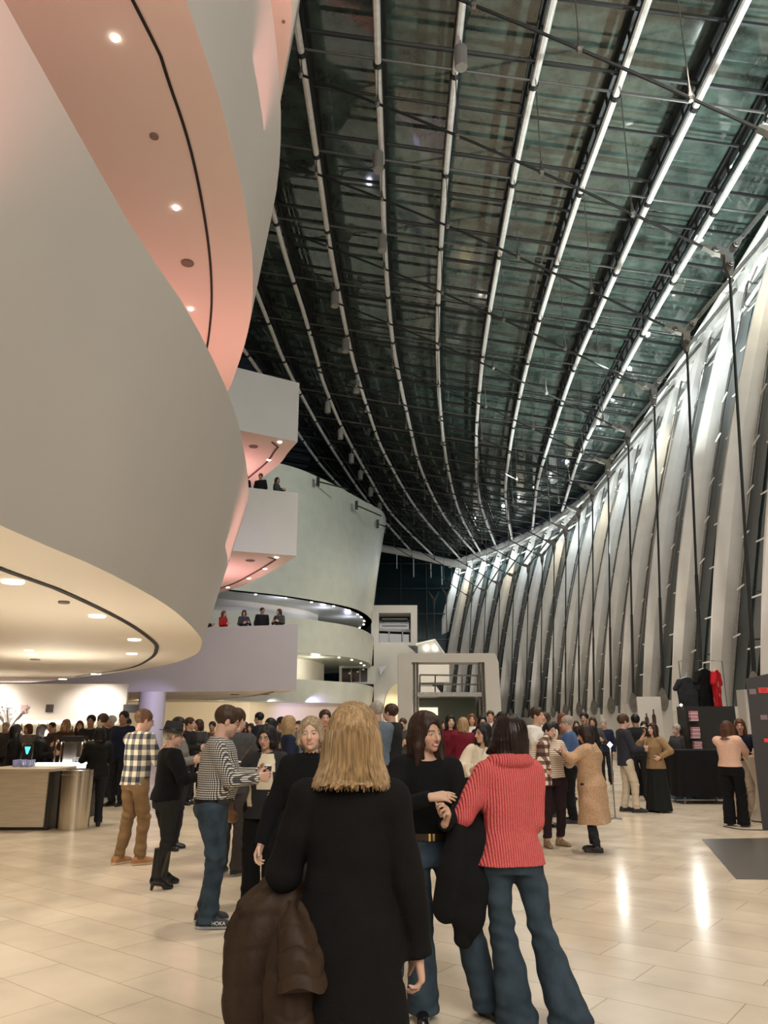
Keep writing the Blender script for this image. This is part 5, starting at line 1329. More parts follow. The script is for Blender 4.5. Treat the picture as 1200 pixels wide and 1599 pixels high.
# ---------------------------------------------------------------- 9: man in grey jacket seen from behind
p = Pose(1.78, 'm', head=(15, -8, 0), rh=(.16, .30, 1.1), lh=(-.16, .30, 1.1), wide=1.08)
r = person('man in dark grey jacket behind the check shirt man, seen from behind', (356, 1366), 20)
link(body_mesh(p, SK_R, .007), 'body', skinmat(), r); link(hair_mesh(p, 'short', .05, .007, .8, seed=2), 'hair', hairmat('brown_hair', (.05, .025, .014)), r)
link(top_mesh(p, .008, .032, .82, 1, (.08, .066, .054), collar=.04, folds=.004, flare=.01), 'jacket', cloth('grey_jacket', (.055, .055, .058)), r)
link(trouser_mesh(p, .009, (.10, .08, .075), .98, .06, .004), 'trousers', cloth('grey_trousers', (.05, .042, .038)), r); add_shoes(p, r, 'shoe', (.01, .01, .01), .008, sole=(.3, .3, .3))
# man in blue shirt (right middle)
p = Pose(1.74, 'm', head=(0, -5, 0), rh=(.12, .30, 1.15), lh=(-.12, .30, 1.15), wide=1.15)
r = person('grey-haired man in blue shirt behind the peach cardigan woman', (897, 1285), 285)
link(body_mesh(p, SK_R, .008), 'body', skinmat(), r); link(hair_mesh(p, 'short', .05, .008, .8, seed=2), 'hair', hairmat('grey_hair', (.30, .26, .22)), r)
link(top_mesh(p, .009, .03, .88, .97, (.08, .066, .054), collar=.04, folds=.004, belly=.04), 'shirt', cloth('blue_shirt', (.055, .10, .22)), r)
link(trouser_mesh(p, .01, (.10, .08, .075), .98, .06, .004), 'trousers', blackcloth, r); add_shoes(p, r, 'shoe', (.01, .01, .01), .009, sole=(.02, .02, .02))
# ================================================================ the crowd: one figure of each kind, copied part by part
TP = {}
def template(key, sex, H, pose, skin, hair, hair_len, top, wide=1.0, **kw):
    p = Pose(H, sex, wide=wide, **pose); T = {'H': p.hc[2]+.12*p.hk, 'parts': []}
    T['parts'].append(('body', body_mesh(p, skin, .010)))
    T['parts'].append(('hair', hair_mesh(p, hair, hair_len, .010, kw.get('vol', 1.0), seed=len(TP))))
    T['parts'].append(('top', top_mesh(p, .013, top[0], top[1], top[2], (.078 if sex == 'm' else .068, .064, .052), collar=top[3], folds=.004, seed=len(TP), flare=.01)))
    T['parts'].append(('trousers', trouser_mesh(p, .013, (.10, .076, .068), .98, .06, .004, e=.008)))
    for sd in (1, -1): T['parts'].append(('shoe', shoe_mesh(p, sd, 'shoe', .012)[0]))
    TP[key] = T
arms = dict(rh=(.12, .30, 1.12), lh=(-.16, .28, 1.10))
template('m1', 'm', 1.76, dict(rh=(.12, .32, 1.15)), SK_R, 'short', .05, (.03, .84, 1, .04), 1.05)
template('m2', 'm', 1.76, dict(rh=(.12, .32, 1.15), lh=(-.1, .34, 1.2), head=(20, -5, 0)), SK_M, 'short', .05, (.03, .90, .97, .04), 1.0)
template('m3', 'm', 1.76, dict(head=(-15, 3, 0)), SK_T, 'short', .05, (.032, .86, .97, .03), 1.12)
template('f1', 'f', 1.64, dict(rh=(.12, .28, 1.1)), SK_R, 'long', .22, (.028, .88, .97, None), 1.05, vol=1.2)
template('f2', 'f', 1.64, dict(rh=(.12, .28, 1.1), lh=(-.12, .28, 1.12), head=(25, -5, 0)), SK_M, 'bob', .10, (.03, .84, .97, None), 1.1, vol=1.1)
template('f3', 'f', 1.64, dict(head=(-20, 0, 0)), SK_L, 'long', .30, (.03, .80, .97, .04), 1.08, vol=1.4)
HC = {'black': (.010, .008, .008), 'brown': (.045, .022, .013), 'blonde': (.33, .22, .11), 'grey': (.32, .29, .25), 'red': (.13, .045, .02), 'white': (.6, .57, .52)}
TCOL = {'black': (.011, .011, .012), 'navy': (.012, .016, .04), 'grey': (.17, .16, .15), 'charcoal': (.05, .05, .052), 'maroon': (.13, .008, .018), 'red': (.34, .02, .02), 'white': (.62, .60, .56), 'cream': (.58, .50, .38), 'blue': (.05, .09, .20), 'brown': (.09, .045, .025), 'steel blue': (.10, .13, .17), 'floral black': (.05, .055, .07)}
def crowd(px, top_y, Y, facing, key, tc, hc, label, z=0.0, group='guests in the crowd', legs=True, H=None):
    T = TP[key]; t = atY(px, top_y, Y); hh = H or max(1.5, min(1.95, t.z-z)); s = hh/T['H']
    r = empty('person', (t.x, Y, z), -math.radians(facing)); r.scale = (s, s, s); tag(r, label, 'person', group)
    for nm, me in T['parts']:
        if not legs and nm in ('shoe',): continue
        if nm == 'body': m = skinmat()
        elif nm == 'hair': m = hairmat('hair_'+hc, HC[hc])
        elif nm == 'top': m = cloth('cloth_'+tc.replace(' ', '_'), TCOL[tc])
        elif nm == 'trousers': m = cloth('cloth_dark', (.016, .016, .02))
        else: m = MATS['black_leather']
        if not me.materials: me.materials.append(m)
        if '_n' in me: del me['_n']
        o = bpy.data.objects.new(nm, me); COL.objects.link(o); o.parent = r
        o.material_slots[0].link = 'OBJECT'; o.material_slots[0].material = m
    return r
people = [
 (26, 1132, 13.4, 60, 'f3', 'black', 'black', 'woman in black with long black hair behind the bar, at the left edge'),
 (67, 1132, 13.6, 80, 'f1', 'black', 'black', 'woman in black with long black hair behind the bar, beside the drinks dispenser'),
 (46, 1131, 17, 180, 'f2', 'grey', 'red', 'red-haired woman in grey between the two women behind the bar'),
 (82, 1128, 17.5, 190, 'm1', 'charcoal', 'brown', 'man in charcoal far behind the drinks dispenser'),
 (143, 1117, 15.5, 190, 'm3', 'black', 'black', 'dark-haired man in black facing us right of the bar'),
 (162, 1115, 14.2, 265, 'm2', 'black', 'brown', 'brown-haired man in black reaching over the bar'),
 (175, 1118, 16.5, 250, 'm1', 'navy', 'white', 'white-haired man in navy behind the bar queue'),
 (194, 1111, 14.8, 200, 'm3', 'navy', 'black', 'dark-haired man in navy just left of the large-check shirt man'),
 (157, 1134, 11.9, 330, 'f2', 'black', 'black', 'heavyset woman in black standing beside the steel bin'),
 (279, 1121, 9.8, 95, 'f2', 'grey', 'black', 'woman with dark curly hair in grey sweater behind the hat woman'),
 (297, 1121, 15, 100, 'm1', 'black', 'brown', 'man in black with short brown hair behind the grey sweater woman'),
 (312, 1124, 16, 200, 'f2', 'charcoal', 'brown', 'brown-haired woman in charcoal left of the fine check shirt'),
 (373, 1121, 12.2, 15, 'f3', 'charcoal', 'black', 'woman with long black hair, her back to us, right of the grey jacket man'),
 (406, 1113, 17, 275, 'm2', 'navy', 'black', 'tall man in navy suit before the cream back wall'),
 (392, 1130, 20, 200, 'f1', 'black', 'black', 'small distant woman in black left of the navy suit man'),
 (424, 1122, 13, 200, 'f2', 'black', 'black', 'woman in black with black bob above the panelled top woman'),
 (440, 1120, 14.5, 150, 'm3', 'charcoal', 'black', 'dark-haired man in charcoal right of the black bob'),
 (452, 1119, 10.6, 70, 'f3', 'navy', 'blonde', 'woman with long blonde brown hair in navy behind the dark bob'),
 (467, 1126, 18, 200, 'm1', 'steel blue', 'black', 'distant dark-haired man in steel blue before the violet light'),
 (480, 1123, 19, 180, 'm3', 'black', 'black', 'distant man in black right of the violet light'),
 (492, 1121, 15, 160, 'f2', 'maroon', 'black', 'woman in maroon left of the man in red'),
 (508, 1109, 11.5, 170, 'm1', 'red', 'brown', 'man with glasses in red shirt left of the blonde head'),
 (589, 1096, 10.6, 320, 'm2', 'steel blue', 'grey', 'grey-haired man in steel blue jacket half hidden by the blonde head'),
 (611, 1100, 11.6, 300, 'm1', 'black', 'brown', 'man in black jacket looking up before the white portal leg'),
 (703, 1117, 14, 190, 'f3', 'maroon', 'black', 'woman in maroon coat with black hair by the portal'),
 (723, 1121, 13, 350, 'f2', 'maroon', 'blonde', 'woman in maroon coat with short blonde hair seen from behind'),
 (737, 1115, 17, 185, 'f1', 'white', 'red', 'woman in white blouse with reddish hair by the portal'),
 (753, 1118, 15, 200, 'f3', 'black', 'black', 'woman in black behind the cream blouse woman'),
 (766, 1110, 19, 190, 'm1', 'white', 'brown', 'distant man in white shirt right of the portal leg'),
 (785, 1112, 14, 130, 'm3', 'charcoal', 'black', 'bearded dark-haired man in charcoal left of the coral sweater'),
 (838, 1105, 11.8, 130, 'm1', 'white', 'brown', 'man with short brown hair in white shirt behind the plaid scarf woman'),
 (851, 1113, 13.2, 240, 'm2', 'cream', 'brown', 'brown-haired man in cream facing the white shirt man'),
 (866, 1128, 14.6, 200, 'f2', 'brown', 'black', 'woman in brown between plaid scarf and blue shirt'),
 (878, 1114, 16, 170, 'f1', 'brown', 'red', 'red-haired woman left of the grey-haired man in blue'),
 (912, 1113, 16, 220, 'm3', 'black', 'black', 'distant man in black above the peach cardigan woman'),
 (926, 1120, 18, 180, 'f2', 'charcoal', 'brown', 'distant woman in charcoal left of the blazer man'),
 (992, 1116, 15.8, 20, 'm3', 'black', 'black', 'man in black directly behind the navy blazer man'),
 (1006, 1127, 17.6, 200, 'f1', 'black', 'black', 'woman in black between the blazer man and tan jacket woman'),
 (776, 1118, 21, 180, 'f2', 'red', 'brown', 'far woman in red between portal and coral sweater'),
 (694, 1126, 22, 200, 'm1', 'black', 'black', 'far man in black inside the portal opening'),
 (712, 1128, 24, 180, 'f1', 'grey', 'brown', 'far woman in grey inside the portal opening'),
 (332, 1127, 18, 200, 'm3', 'brown', 'black', 'distant man in brown hidden behind the fine check shirt'),
 (384, 1128, 22, 180, 'f2', 'maroon', 'brown', 'far woman in maroon before the cream back wall'),
 (434, 1130, 23, 180, 'm1', 'blue', 'brown', 'far man in blue before the cream back wall'),
 (104, 1124, 16.6, 190, 'f1', 'brown', 'blonde', 'blonde woman in brown behind the drinks dispenser'),
 (10, 1128, 18, 170, 'm1', 'charcoal', 'grey', 'grey-haired man in charcoal at the far left edge'),
 (125, 1126, 18, 180, 'f3', 'black', 'red', 'red-haired woman in black behind the bar queue'),
 (200, 1122, 17, 180, 'm2', 'charcoal', 'black', 'distant man in charcoal just left of the round column'),
 (281, 1128, 21, 200, 'f1', 'maroon', 'brown', 'distant woman in maroon right of the round column'),
 (630, 1122, 17, 180, 'm2', 'charcoal', 'brown', 'distant man in charcoal before the left portal leg'),
 (900, 1126, 22, 190, 'f1', 'red', 'brown', 'far woman in red by the slanted columns'),
 (942, 1124, 20, 200, 'm1', 'navy', 'grey', 'far grey-haired man in navy by the slanted columns'),
]
NEARK = {'by the': 1}
for i, (px, ty, Y, fc, key, tc, hc, lab) in enumerate(people): crowd(px, ty, Y*1.13, fc, key, tc, hc, lab)
# people leaning on the parapets of the far balconies
up_floor = zm[1]-.92; lo_floor = zl[1]-.95
for (px, Y, fc, key, tc, hc, fl, lab) in [
 (322, 30.2, 90, 'f2', 'black', 'black', lo_floor, 'person in black at the far left of the lowest far balcony'),
 (350, 30.2, 120, 'f1', 'red', 'red', lo_floor, 'woman in red with reddish hair on the lowest far balcony'),
 (382, 30.5, 150, 'f2', 'floral black', 'brown', lo_floor, 'woman in dark patterned top on the lowest far balcony'),
 (410, 30.6, 160, 'm3', 'black', 'black', lo_floor, 'man in black with black hair on the lowest far balcony'),
 (437, 30.8, 200, 'f2', 'charcoal', 'brown', lo_floor, 'rightmost person on the lowest far balcony, in charcoal'),
 (358, 30.1, 100, 'm1', 'black', 'brown', up_floor, 'leftmost person in black on the middle far balcony'),
 (373, 30.3, 330, 'f2', 'black', 'brown', up_floor, 'woman in black with brown bob on the middle far balcony'),
 (398, 30.5, 200, 'm3', 'black', 'black', up_floor, 'tall man in black on the middle far balcony'),
 (425, 30.8, 100, 'f2', 'charcoal', 'brown', up_floor, 'rightmost person on the middle far balcony, leaning over the corner')]:
    base = FRONT[3 if fl == lo_floor else 2]; xx = atY(px, 950, 30).x
    tt = (xx-base[0].x)/base[1].x; crowd(px, 950, base[0].y+base[1].y*tt+.6, fc, key, tc, hc, lab, z=fl, group='guests on the far balconies', H=1.74 if key[0] == 'm' else 1.66)
# person with a grey beanie behind the sales tower
r = crowd(1057, 1132, 18.6, 250, 'm1', 'charcoal', 'grey', 'person in grey knitted beanie and dark jacket beside the sales tower')
r.location.z = 0

F = Field((-.13, -.14, -.06), (.13, .14, .16), .008); F.ell((0, 0, .02), (.098, .115, .115), .01); F.half((0, 0, -.005), (0, .25, -1)); F.cone((0, 0, .13), (0, 0, .135), .02, .02, .02)
bn_ = link(F.mesh('beanie', 1), 'beanie', cloth('beanie_grey', (.42, .42, .40), .95, .9, 90), r); bn_.location = (0, -.01, TP['m1']['H']-.105)
# ================================================================ bar at the left
def gp(x, y): return atZ(x, y, 0)
YB = gp(60, 1297).y
metalbar = mat('bar_panel', (.56, .49, .39), .42, .25, var=.1, vscale=3, stretch=(1, 1, 12))
darkbar = mat('bar_dark', (.02, .018, .016), .4)
x1 = gp(72, 1297).x; x0 = gp(-40, 1297).x
bc = empty('bar_counter', ((x0+x1)/2, YB+.45, 0)); L0 = bc.location
tag(bc, 'low bar counter with brushed metal front panel at the left edge', 'bar counter')
def rel(mb, nm, m, root, smooth=False):
    o = mb.build(nm, m, smooth=smooth); o.parent = root; o.matrix_parent_inverse = Matrix.Translation(-Vector(root.location)); return o
m = MB(); m.box(((x0+x1)/2, YB+.5, .44), (x1-x0, .9, .86)); rel(m, 'carcass', darkbar, bc)
m = MB(); m.box(((x0+x1)/2-.03, YB+.02, .47), (x1-x0-.06, .04, .84)); rel(m, 'front_panel', metalbar, bc)
m = MB(); m.box(((x0+x1)/2, YB+.46, .90), (x1-x0+.04, 1.0, .04)); rel(m, 'worktop', MATS['bar_panel'], bc)
m = MB(); m.box(((x0+x1)/2, YB+.06, .02), (x1-x0, .06, .04)); rel(m, 'plinth', darkbar, bc)
# second counter run behind with the lit tray
xa = atY(50, 1200, YB+1.5).x; xb = atY(140, 1200, YB+1.5).x
b2_ = empty('back_counter', ((xa+xb)/2, YB+1.7, 0)); tag(b2_, 'dark counter run with glowing glass top behind the steel bin', 'bar counter')
m = MB(); m.box(((xa+xb)/2, YB+1.7, .45), (xb-xa, .7, .88)); rel(m, 'carcass', darkbar, b2_)
m = MB(); m.box(((xa+xb)/2, YB+1.7, .91), (xb-xa, .72, .04)); rel(m, 'worktop', mat('counter_green', (.05, .08, .06), .2), b2_)
lt = MB(); qa = atY(57, 1191, YB+1.36); qb = atY(135, 1204, YB+1.36); lt.box(((qa.x+qb.x)/2, YB+1.36, (qa.z+qb.z)/2), (qb.x-qa.x, .12, qa.z-qb.z), taper=.96); o = lt.build('light_tray', mat('tray_glow', (1, 1, 1), emit=(1, 1, .96), estr=7)); tag(o, 'bright white glowing light tray lying on the bar counter', 'light')
# steel bin
cb = gp(104, 1297); bn = empty('waste_bin', (cb.x, cb.y+.22, 0)); tag(bn, 'round brushed steel waste bin standing beside the bar counter', 'bin')
m = MB(); m.lathe((0, 0, 0), [(.25, 0), (.25, .02), (.262, .80)], 40); m.build('bin_body', chrome, bn, smooth=True)
m = MB(); m.lathe((0, 0, 0), [(.268, .80), (.268, .83), (.262, .835), (.262, .90), (.255, .905), (.20, .90)], 40); m.build('bin_lid', chrome, bn, smooth=True)
m = MB(); m.lathe((0, 0, 0), [(.18, .905), (.17, .912)], 30); m.build('bin_opening', black, bn)
# drinks dispenser on the back counter
dp = atY(112, 1190, YB+1.8); d0 = empty('drinks_dispenser', (dp.x, dp.y, .93)); tag(d0, 'metal drinks dispenser with taps standing on the back counter', 'dispenser')
m = MB(); m.box((0, 0, .18), (.24, .26, .36)); m.build('dispenser_body', chrome, d0)
m = MB(); m.box((0, 0, .42), (.42, .30, .10)); m.build('dispenser_hood', mat('dispenser_dark', (.03, .025, .025), .3, .5), d0)
for i, x in enumerate((-.30, -.2, .18, .26, .34)):
    m = MB(); m.tube(smooth_curve([(x, -.05, 0), (x, -.05, .32), (x+.04, -.1, .40), (x+.09, -.16, .36)], 10), .016, 7); m.build('tap', chrome, d0, smooth=True)
for i in range(4):
    m = MB(); m.lathe((.12+.07*i, -.2, .0), [(.03, 0), (.035, .05), (.036, .11)], 12); o = m.build('drinking_glass', mat('glassware', (.8, .8, .85), .05, trans=.7)); o.location = (dp.x, dp.y, .93)
    tag(o, 'clear drinking glass before the dispenser, %s from the left' % ordn(i+1), 'glass', 'glasses by the dispenser')
for i in range(9):
    q = atY(22+3.6*i, 1199, YB+.5+.12*(i % 3)); m = MB(); m.lathe((0, 0, 0), [(.026, 0), (.030, .03), (.034, .11)], 12, cap=False); m.lathe((0, 0, 0), [(.026, 0), (.02, .004)], 12)
    o = m.build('drinking_glass', mat('glassware_blue', (.55, .6, .95), .05, trans=.5)); o.location = (q.x, q.y, .925)
    tag(o, 'small clear glass on the metal counter, %s from the left' % ordn(i+1), 'glass', 'glasses on the metal counter')
q = atY(40, 1200, YB+.75); t0 = empty('till_screen', (q.x, q.y, .92)); tag(t0, 'small till screen glowing cyan on the bar counter', 'screen')
m = MB(); m.box((0, 0, .24), (.17, .02, .24)); m.tube([(0, .02, 0), (0, .02, .2)], .015, 6); m.build('screen_case', darkbar, t0)
m = MB(); m.prism([(-.05, -.012, .32), (.05, -.012, .32), (.012, -.012, .20), (-.012, -.012, .20)], (0, -.003, 0)); m.build('display', mat('cyan_glow', (.1, .8, 1), emit=(.08, .75, .95), estr=1.6), t0)
# back bar
YK = 21.0
def boxpx(mb, xl, yt, xr, yb, Y, d):
    a = atY(xl, yt, Y); b = atY(xr, yb, Y); mb.box(((a.x+b.x)/2, Y+d/2, (a.z+b.z)/2), (b.x-a.x, d, a.z-b.z)); return mb
bk = empty('back_bar', (atY(60, 1130, YK).x, YK, 0)); tag(bk, 'lit cream back bar with shelf behind the bar staff', 'back bar')
a = atY(-60, 1130, YK); b = atY(172, 1130, YK)
m = MB(); m.box(((a.x+b.x)/2, YK+.3, .62), (b.x-a.x, .6, 1.24)); rel(m, 'cabinet', mat('cream_wall', (.7, .62, .45)), bk)
m = MB(); m.box(((a.x+b.x)/2, YK+.28, 1.27), (b.x-a.x+.1, .7, .05)); rel(m, 'worktop', steelw, bk)
m = MB(); m.box(((a.x+b.x)/2, YK+1.2, 1.35), (b.x-a.x, .1, 2.7)); rel(m, 'back_panel', mat('back_panel', (.70, .66, .60), .5, var=.08, vscale=.8), bk)
m = MB(); m.box(((a.x+b.x)/2, YK+1.02, 1.72), (b.x-a.x, .3, .03)); rel(m, 'shelf', steelw, bk)
m = MB(); m.box(((a.x+b.x)/2, YK+1.12, 1.66), (b.x-a.x-.4, .03, .04)); rel(m, 'shelf_light', mat('warm_strip', (1, 1, 1), emit=(1, .9, .65), estr=6), bk)
rb = random.Random(5)
for i in range(26):
    px_ = -4+6.6*i; q = atY(px_, 1120, YK+.3+.9*(i % 2)); h = rb.uniform(.22, .34); rr = rb.uniform(.03, .045)
    m = MB(); m.lathe((0, 0, 0), [(rr, 0), (rr, h*.6), (rr*.35, h*.75), (rr*.35, h)], 10)
    c = rb.choice([(.02, .03, .02), (.12, .05, .02), (.5, .5, .45), (.03, .03, .04), (.3, .28, .35)])
    o = m.build('bottle', mat('bottle_%d' % (int(c[0]*100)), c, .1), smooth=True); o.location = (q.x, q.y, 1.295 if i % 2 == 0 else 1.735)
    tag(o, 'small bottle on the %s of the back bar, %s from the left' % ('worktop' if i % 2 == 0 else 'shelf', ordn(i//2+1)), 'bottle', 'bottles of the back bar')
for k, (xl, yt, xr, yb, c, lab) in enumerate([(33, 1101, 41, 1113, (.6, .35, .36), 'small pink notice on the back bar wall'), (72, 1100, 82, 1112, (.06, .05, .05), 'small dark notice on the back bar wall'), (193, 1100, 215, 1113, (.05, .045, .045), 'dark notice board beside the round column')]):
    m = MB(); boxpx(m, xl, yt, xr, yb, YK+1.1, .04); tag(m.build('notice_board', mat('notice_%d' % k, c, .6)), lab, 'notice')
m = MB(); 
vz = atY(12, 1140, YK-.4); fv = empty('flower_vase', (vz.x, vz.y, 1.0)); fv.location.z = 0
tag(fv, 'tall vase with white branches and blooms at the left end of the bar', 'flowers')
m = MB(); m.lathe((0, 0, 0), [(.16, 0), (.14, .5), (.10, 1.1), (.13, 1.45)], 16); m.build('vase', mat('vase_grey', (.3, .28, .3), .2), fv, smooth=True)
m = MB()
for i in range(46):
    a_ = rb.uniform(0, 2*PI); l_ = rb.uniform(.25, .6); tip = Vector((math.cos(a_)*l_*.8, math.sin(a_)*l_*.6, 1.45+l_)); m.tube([(0, 0, 1.4), tip*.5+Vector((0, 0, .75)), tip], .008, 4); m.lathe(tip, [(.01, -.02), (.035, 0), (.01, .02)], 6)
m.build('blossom', mat('blossom', (.7, .66, .72), .7), fv)
# strip light under the lowest balcony and round column
m = MB(); p0 = atY(-20, 1086, 25); p1 = atY(118, 1088, 25); m.box(((p0.x+p1.x)/2, 25, 2.70), (p1.x-p0.x, .12, .05)); o = m.build('strip_light', mat('strip_glow', (1, 1, 1), emit=(1, .9, 1), estr=5)); tag(o, 'long white strip light under the balcony over the bar', 'ceiling light')
for x in (-8, -11, -14):
    lamp('SPOT', 'bar_light', (x, 21.2, 2.6), 150, (1, .9, .84), .1, (x, 22.6, .9), 130, .8)
pc = atY(235, 1130, 31.5); m = MB(); m.lathe((0, 0, 0), [(.52, 0), (.52, 2.84)], 28); o = m.build('round_column', white, smooth=True); o.location = (pc.x, pc.y, 0); tag(o, 'round white column tinted violet under the lowest far balcony', 'column')
lamp('SPOT', 'column_violet', (pc.x+1, pc.y-3, 2.7), 170, (.6, .5, 1), .1, (pc.x, pc.y, 1.8), 60)

# ================================================================ sales stand at the right
YS = gp(1100, 1256).y; blk = cloth('drape_black', (.007, .007, .008), .95, .3, 40)
ca = atY(1062, 1200, YS).x; cb_ = atY(1142, 1200, YS).x; cx = (ca+cb_)/2
s0 = empty('sales_table', (cx, YS+.4, 0)); tag(s0, 'sales table under a floor-length black cloth at the right', 'table')
m = MB(); rows = []
for z, e in ((.14, .05), (.5, .02), (1.06, 0), (1.08, -.01)):
    rows.append([Vector((cx+((cb_-ca)/2+e)*sx+.03*math.sin(k*1.9)*(1.08-z), YS+.4+(.38+e)*sy+.02*math.sin(k*2.3)*(1.08-z), z)) for k, (sx, sy) in enumerate([(-1+2*i/14, -1) for i in range(14)]+[(1, -1+2*i/5) for i in range(5)]+[(1-2*i/14, 1) for i in range(14)]+[(-1, 1-2*i/5) for i in range(5)])])
m.grid(rows, close=True); m.poly(rows[-1]); rel(m, 'tablecloth', blk, s0)
for sx in (-1, 1):
    for sy in (-1, 1):
        m = MB(); m.tube([(cx+sx*(cb_-ca)*.42, YS+.4+sy*.3, 0), (cx+sx*(cb_-ca)*.42, YS+.4+sy*.3, 1.0)], .02, 6); rel(m, 'leg', greysteel, s0)
tz = atY(1100, 1103, YS+1.1).z; ta = atY(1070, 1103, YS+1.1).x; tb = atY(1147, 1103, YS+1.1).x
tw = empty('display_tower', ((ta+tb)/2, YS+1.35, 0)); tag(tw, 'tall black display box behind the sales table', 'display')
m = MB(); m.box(((ta+tb)/2, YS+1.35, tz/2), (tb-ta, .55, tz)); rel(m, 'box', mat('display_black', (.008, .008, .009), .5), tw)
for k, (xx, yt, yb) in enumerate([(1084, 1110, 1126), (1087, 1135, 1153), (1090, 1157, 1169)]):
    q = atY(xx, yb, YS+.95); top = atY(xx, yt, YS+.95); st_ = empty('magazine_stack', (q.x, q.y, q.z)); st_['label'] = 'stack of pink and white booklets on the black display, %s from the top' % ordn(k+1); st_['category'] = 'booklets'; st_['group'] = 'booklet stacks'
    n_ = 6
    for i in range(n_):
        m = MB(); hgt = (top.z-q.z)/n_; m.box((rb.uniform(-.01, .01), 0, hgt*(i+.5)), (.17, .12, hgt*.8)); m.build('booklet', mat('booklet_pink', (.62, .20, .26), .5) if i % 2 else mat('booklet_white', (.6, .5, .5), .5), st_)
    m = MB(); m.box((0, 0, -.012), (.24, .16, .02)); m.build('ledge', MATS['display_black'], st_)
def shirt(cx_, yt, yb, Y, col, lab, ry=0, w=1.0, group='hanging shirts'):
    t = atY(cx_, yt, Y); b_ = atY(cx_, yb, Y); H_ = t.z-b_.z; s_ = H_/.72
    e = empty('hanging_shirt', (t.x, Y, b_.z), ry); tag(e, lab, 'shirt', group)
    F = Field((-.36, -.1, -.01), (.36, .1, .75), .012)
    F.apply(lambda X, Y_, Z: np.maximum(np.maximum(np.abs(X)-(.225+.0*Z), np.abs(Y_)-.035-.02*np.sin(X*22)*(Z < .4)*.5), np.maximum(Z-.70+np.abs(X)*.28, -Z)), (-.25, -.06, 0), (.25, .06, .7), .02)
    for sd in (-1, 1): F.cone((sd*.17, 0, .60), (sd*.28, 0, .44), .06, .055, .02)
    F.ell((0, .03, .71), (.075, .06, .05), .01, 's'); F.folds(.004, 3)
    o = link(F.mesh('shirt_body', 1), 'shirt_body', cloth('tee_%d' % int(col[0]*1000), col), e); e.scale = (s_*w, s_, s_)
    m = MB(); m.tube(smooth_curve([(-.19, 0, .64), (0, 0, .70), (.19, 0, .64)], 8), .007, 5); m.tube(smooth_curve([(0, 0, .70), (.0, 0, .75), (.02, 0, .78), (.0, 0, .80)], 8), .004, 5); m.build('hanger', steelw, e)
    return e
YT = YS+1.5
shirt(1072, 1056, 1106, YT, (.022, .024, .028), 'charcoal t-shirt hanging leftmost over the display tower')
shirt(1098, 1042, 1104, YT+.1, (.006, .006, .006), 'black t-shirt hanging between the charcoal and the red one', .5, .85)
e = shirt(1117, 1044, 1104, YT-.02, (.42, .010, .016), 'red t-shirt hanging rightmost over the display tower', .9, .75)
m = MB(); m.box((-.08, -.045, .42), (.05, .004, .10)); m.box((-.06, -.045, .22), (.05, .004, .06)); m.build('print', mat('pale_print', (.75, .35, .33), .6), e)
pr = atY(1096, 1040, YT+.3); m = MB(); zt_ = pr.z+.12; xa_ = atY(1062, 1050, YT+.3).x; xb_ = atY(1130, 1050, YT+.3).x
m.tube([(xa_, YT+.3, 0), (xa_, YT+.3, zt_), (xb_, YT+.3, zt_), (xb_, YT+.3, 0)], .014, 6); 
for xx in (1072, 1098, 1117): q = atY(xx, 1050, YT); m.tube([(q.x, YT+.3, zt_), (q.x, YT, zt_-.01)], .006, 5)
o = m.build('garment_rail', greysteel); tag(o, 'thin metal garment rail carrying the hanging shirts', 'rail')
q = atY(1064, 1101, YS+1.0); e = empty('clip_lamp', (q.x, q.y, q.z)); tag(e, 'small bright clip lamp at the left corner of the display tower', 'lamp')
m = MB(); m.tube([(0, 0, 0), (.03, .06, 0)], .04, 10); m.tube([(.03, .06, 0), (.10, .12, -.1)], .012, 6); m.build('lamp_shade', greysteel, e); m = MB(); m.lathe((0, -.01, 0), [(.001, -.03), (.035, 0), (.001, .03)], 10); m.build('bulb', mat('bulb_glow', (1, 1, 1), emit=(1, .95, .85), estr=7), e)
lamp('SPOT', 'clip_light', (q.x, q.y-.06, q.z), 25, NEUT, .03, (q.x-1.5, q.y-4, 0), 110)
q = gp(1070, 1249); m = MB(); m.box((0, 0, .09), (.42, .3, .17), taper=1.08); o = m.build('storage_crate', mat('crate_blue', (.03, .12, .26), .4)); o.location = (q.x, q.y+.25, 0); tag(o, 'blue plastic crate on the floor beside the sales table', 'crate')
# black draped table left of the stand with a leaning banner
YL2 = gp(1000, 1246).y; a = atY(983, 1150, YL2+.5).x; b = atY(1060, 1150, YL2+.5).x
m = MB(); m.box(((a+b)/2, YL2+.9, .52), (b-a, .7, 1.04)); o = m.build('draped_table', blk); tag(o, 'second table under black cloth behind the young man in blazer', 'table')
p0 = atY(993, 1150, YL2+.1); p1 = gp(1009, 1243); m = MB()
m.prism([(p0.x-.02, YL2+.35, 1.22), (p0.x+.14, YL2+.30, 1.24), (p1.x+.06, YL2-.02, .03), (p1.x-.08, YL2+.03, .03)], (.03, .05, 0)); o = m.build('leaning_banner', mat('banner_pale', (.55, .42, .40), .6, var=.3, vscale=4)); tag(o, 'narrow pale banner leaning between blazer man and tan jacket woman', 'banner')
q = atY(1014, 1100, YL2+2.2); m = MB(); bp_ = empty('bottle_poster', (q.x, q.y, 0)); tag(bp_, 'white poster with two dark bottles on it behind the second table', 'poster')
m = MB(); m.box((0, 0, 1.15), (.62, .05, 2.3)); m.build('board', mat('poster_white', (.62, .58, .54), .6), bp_)
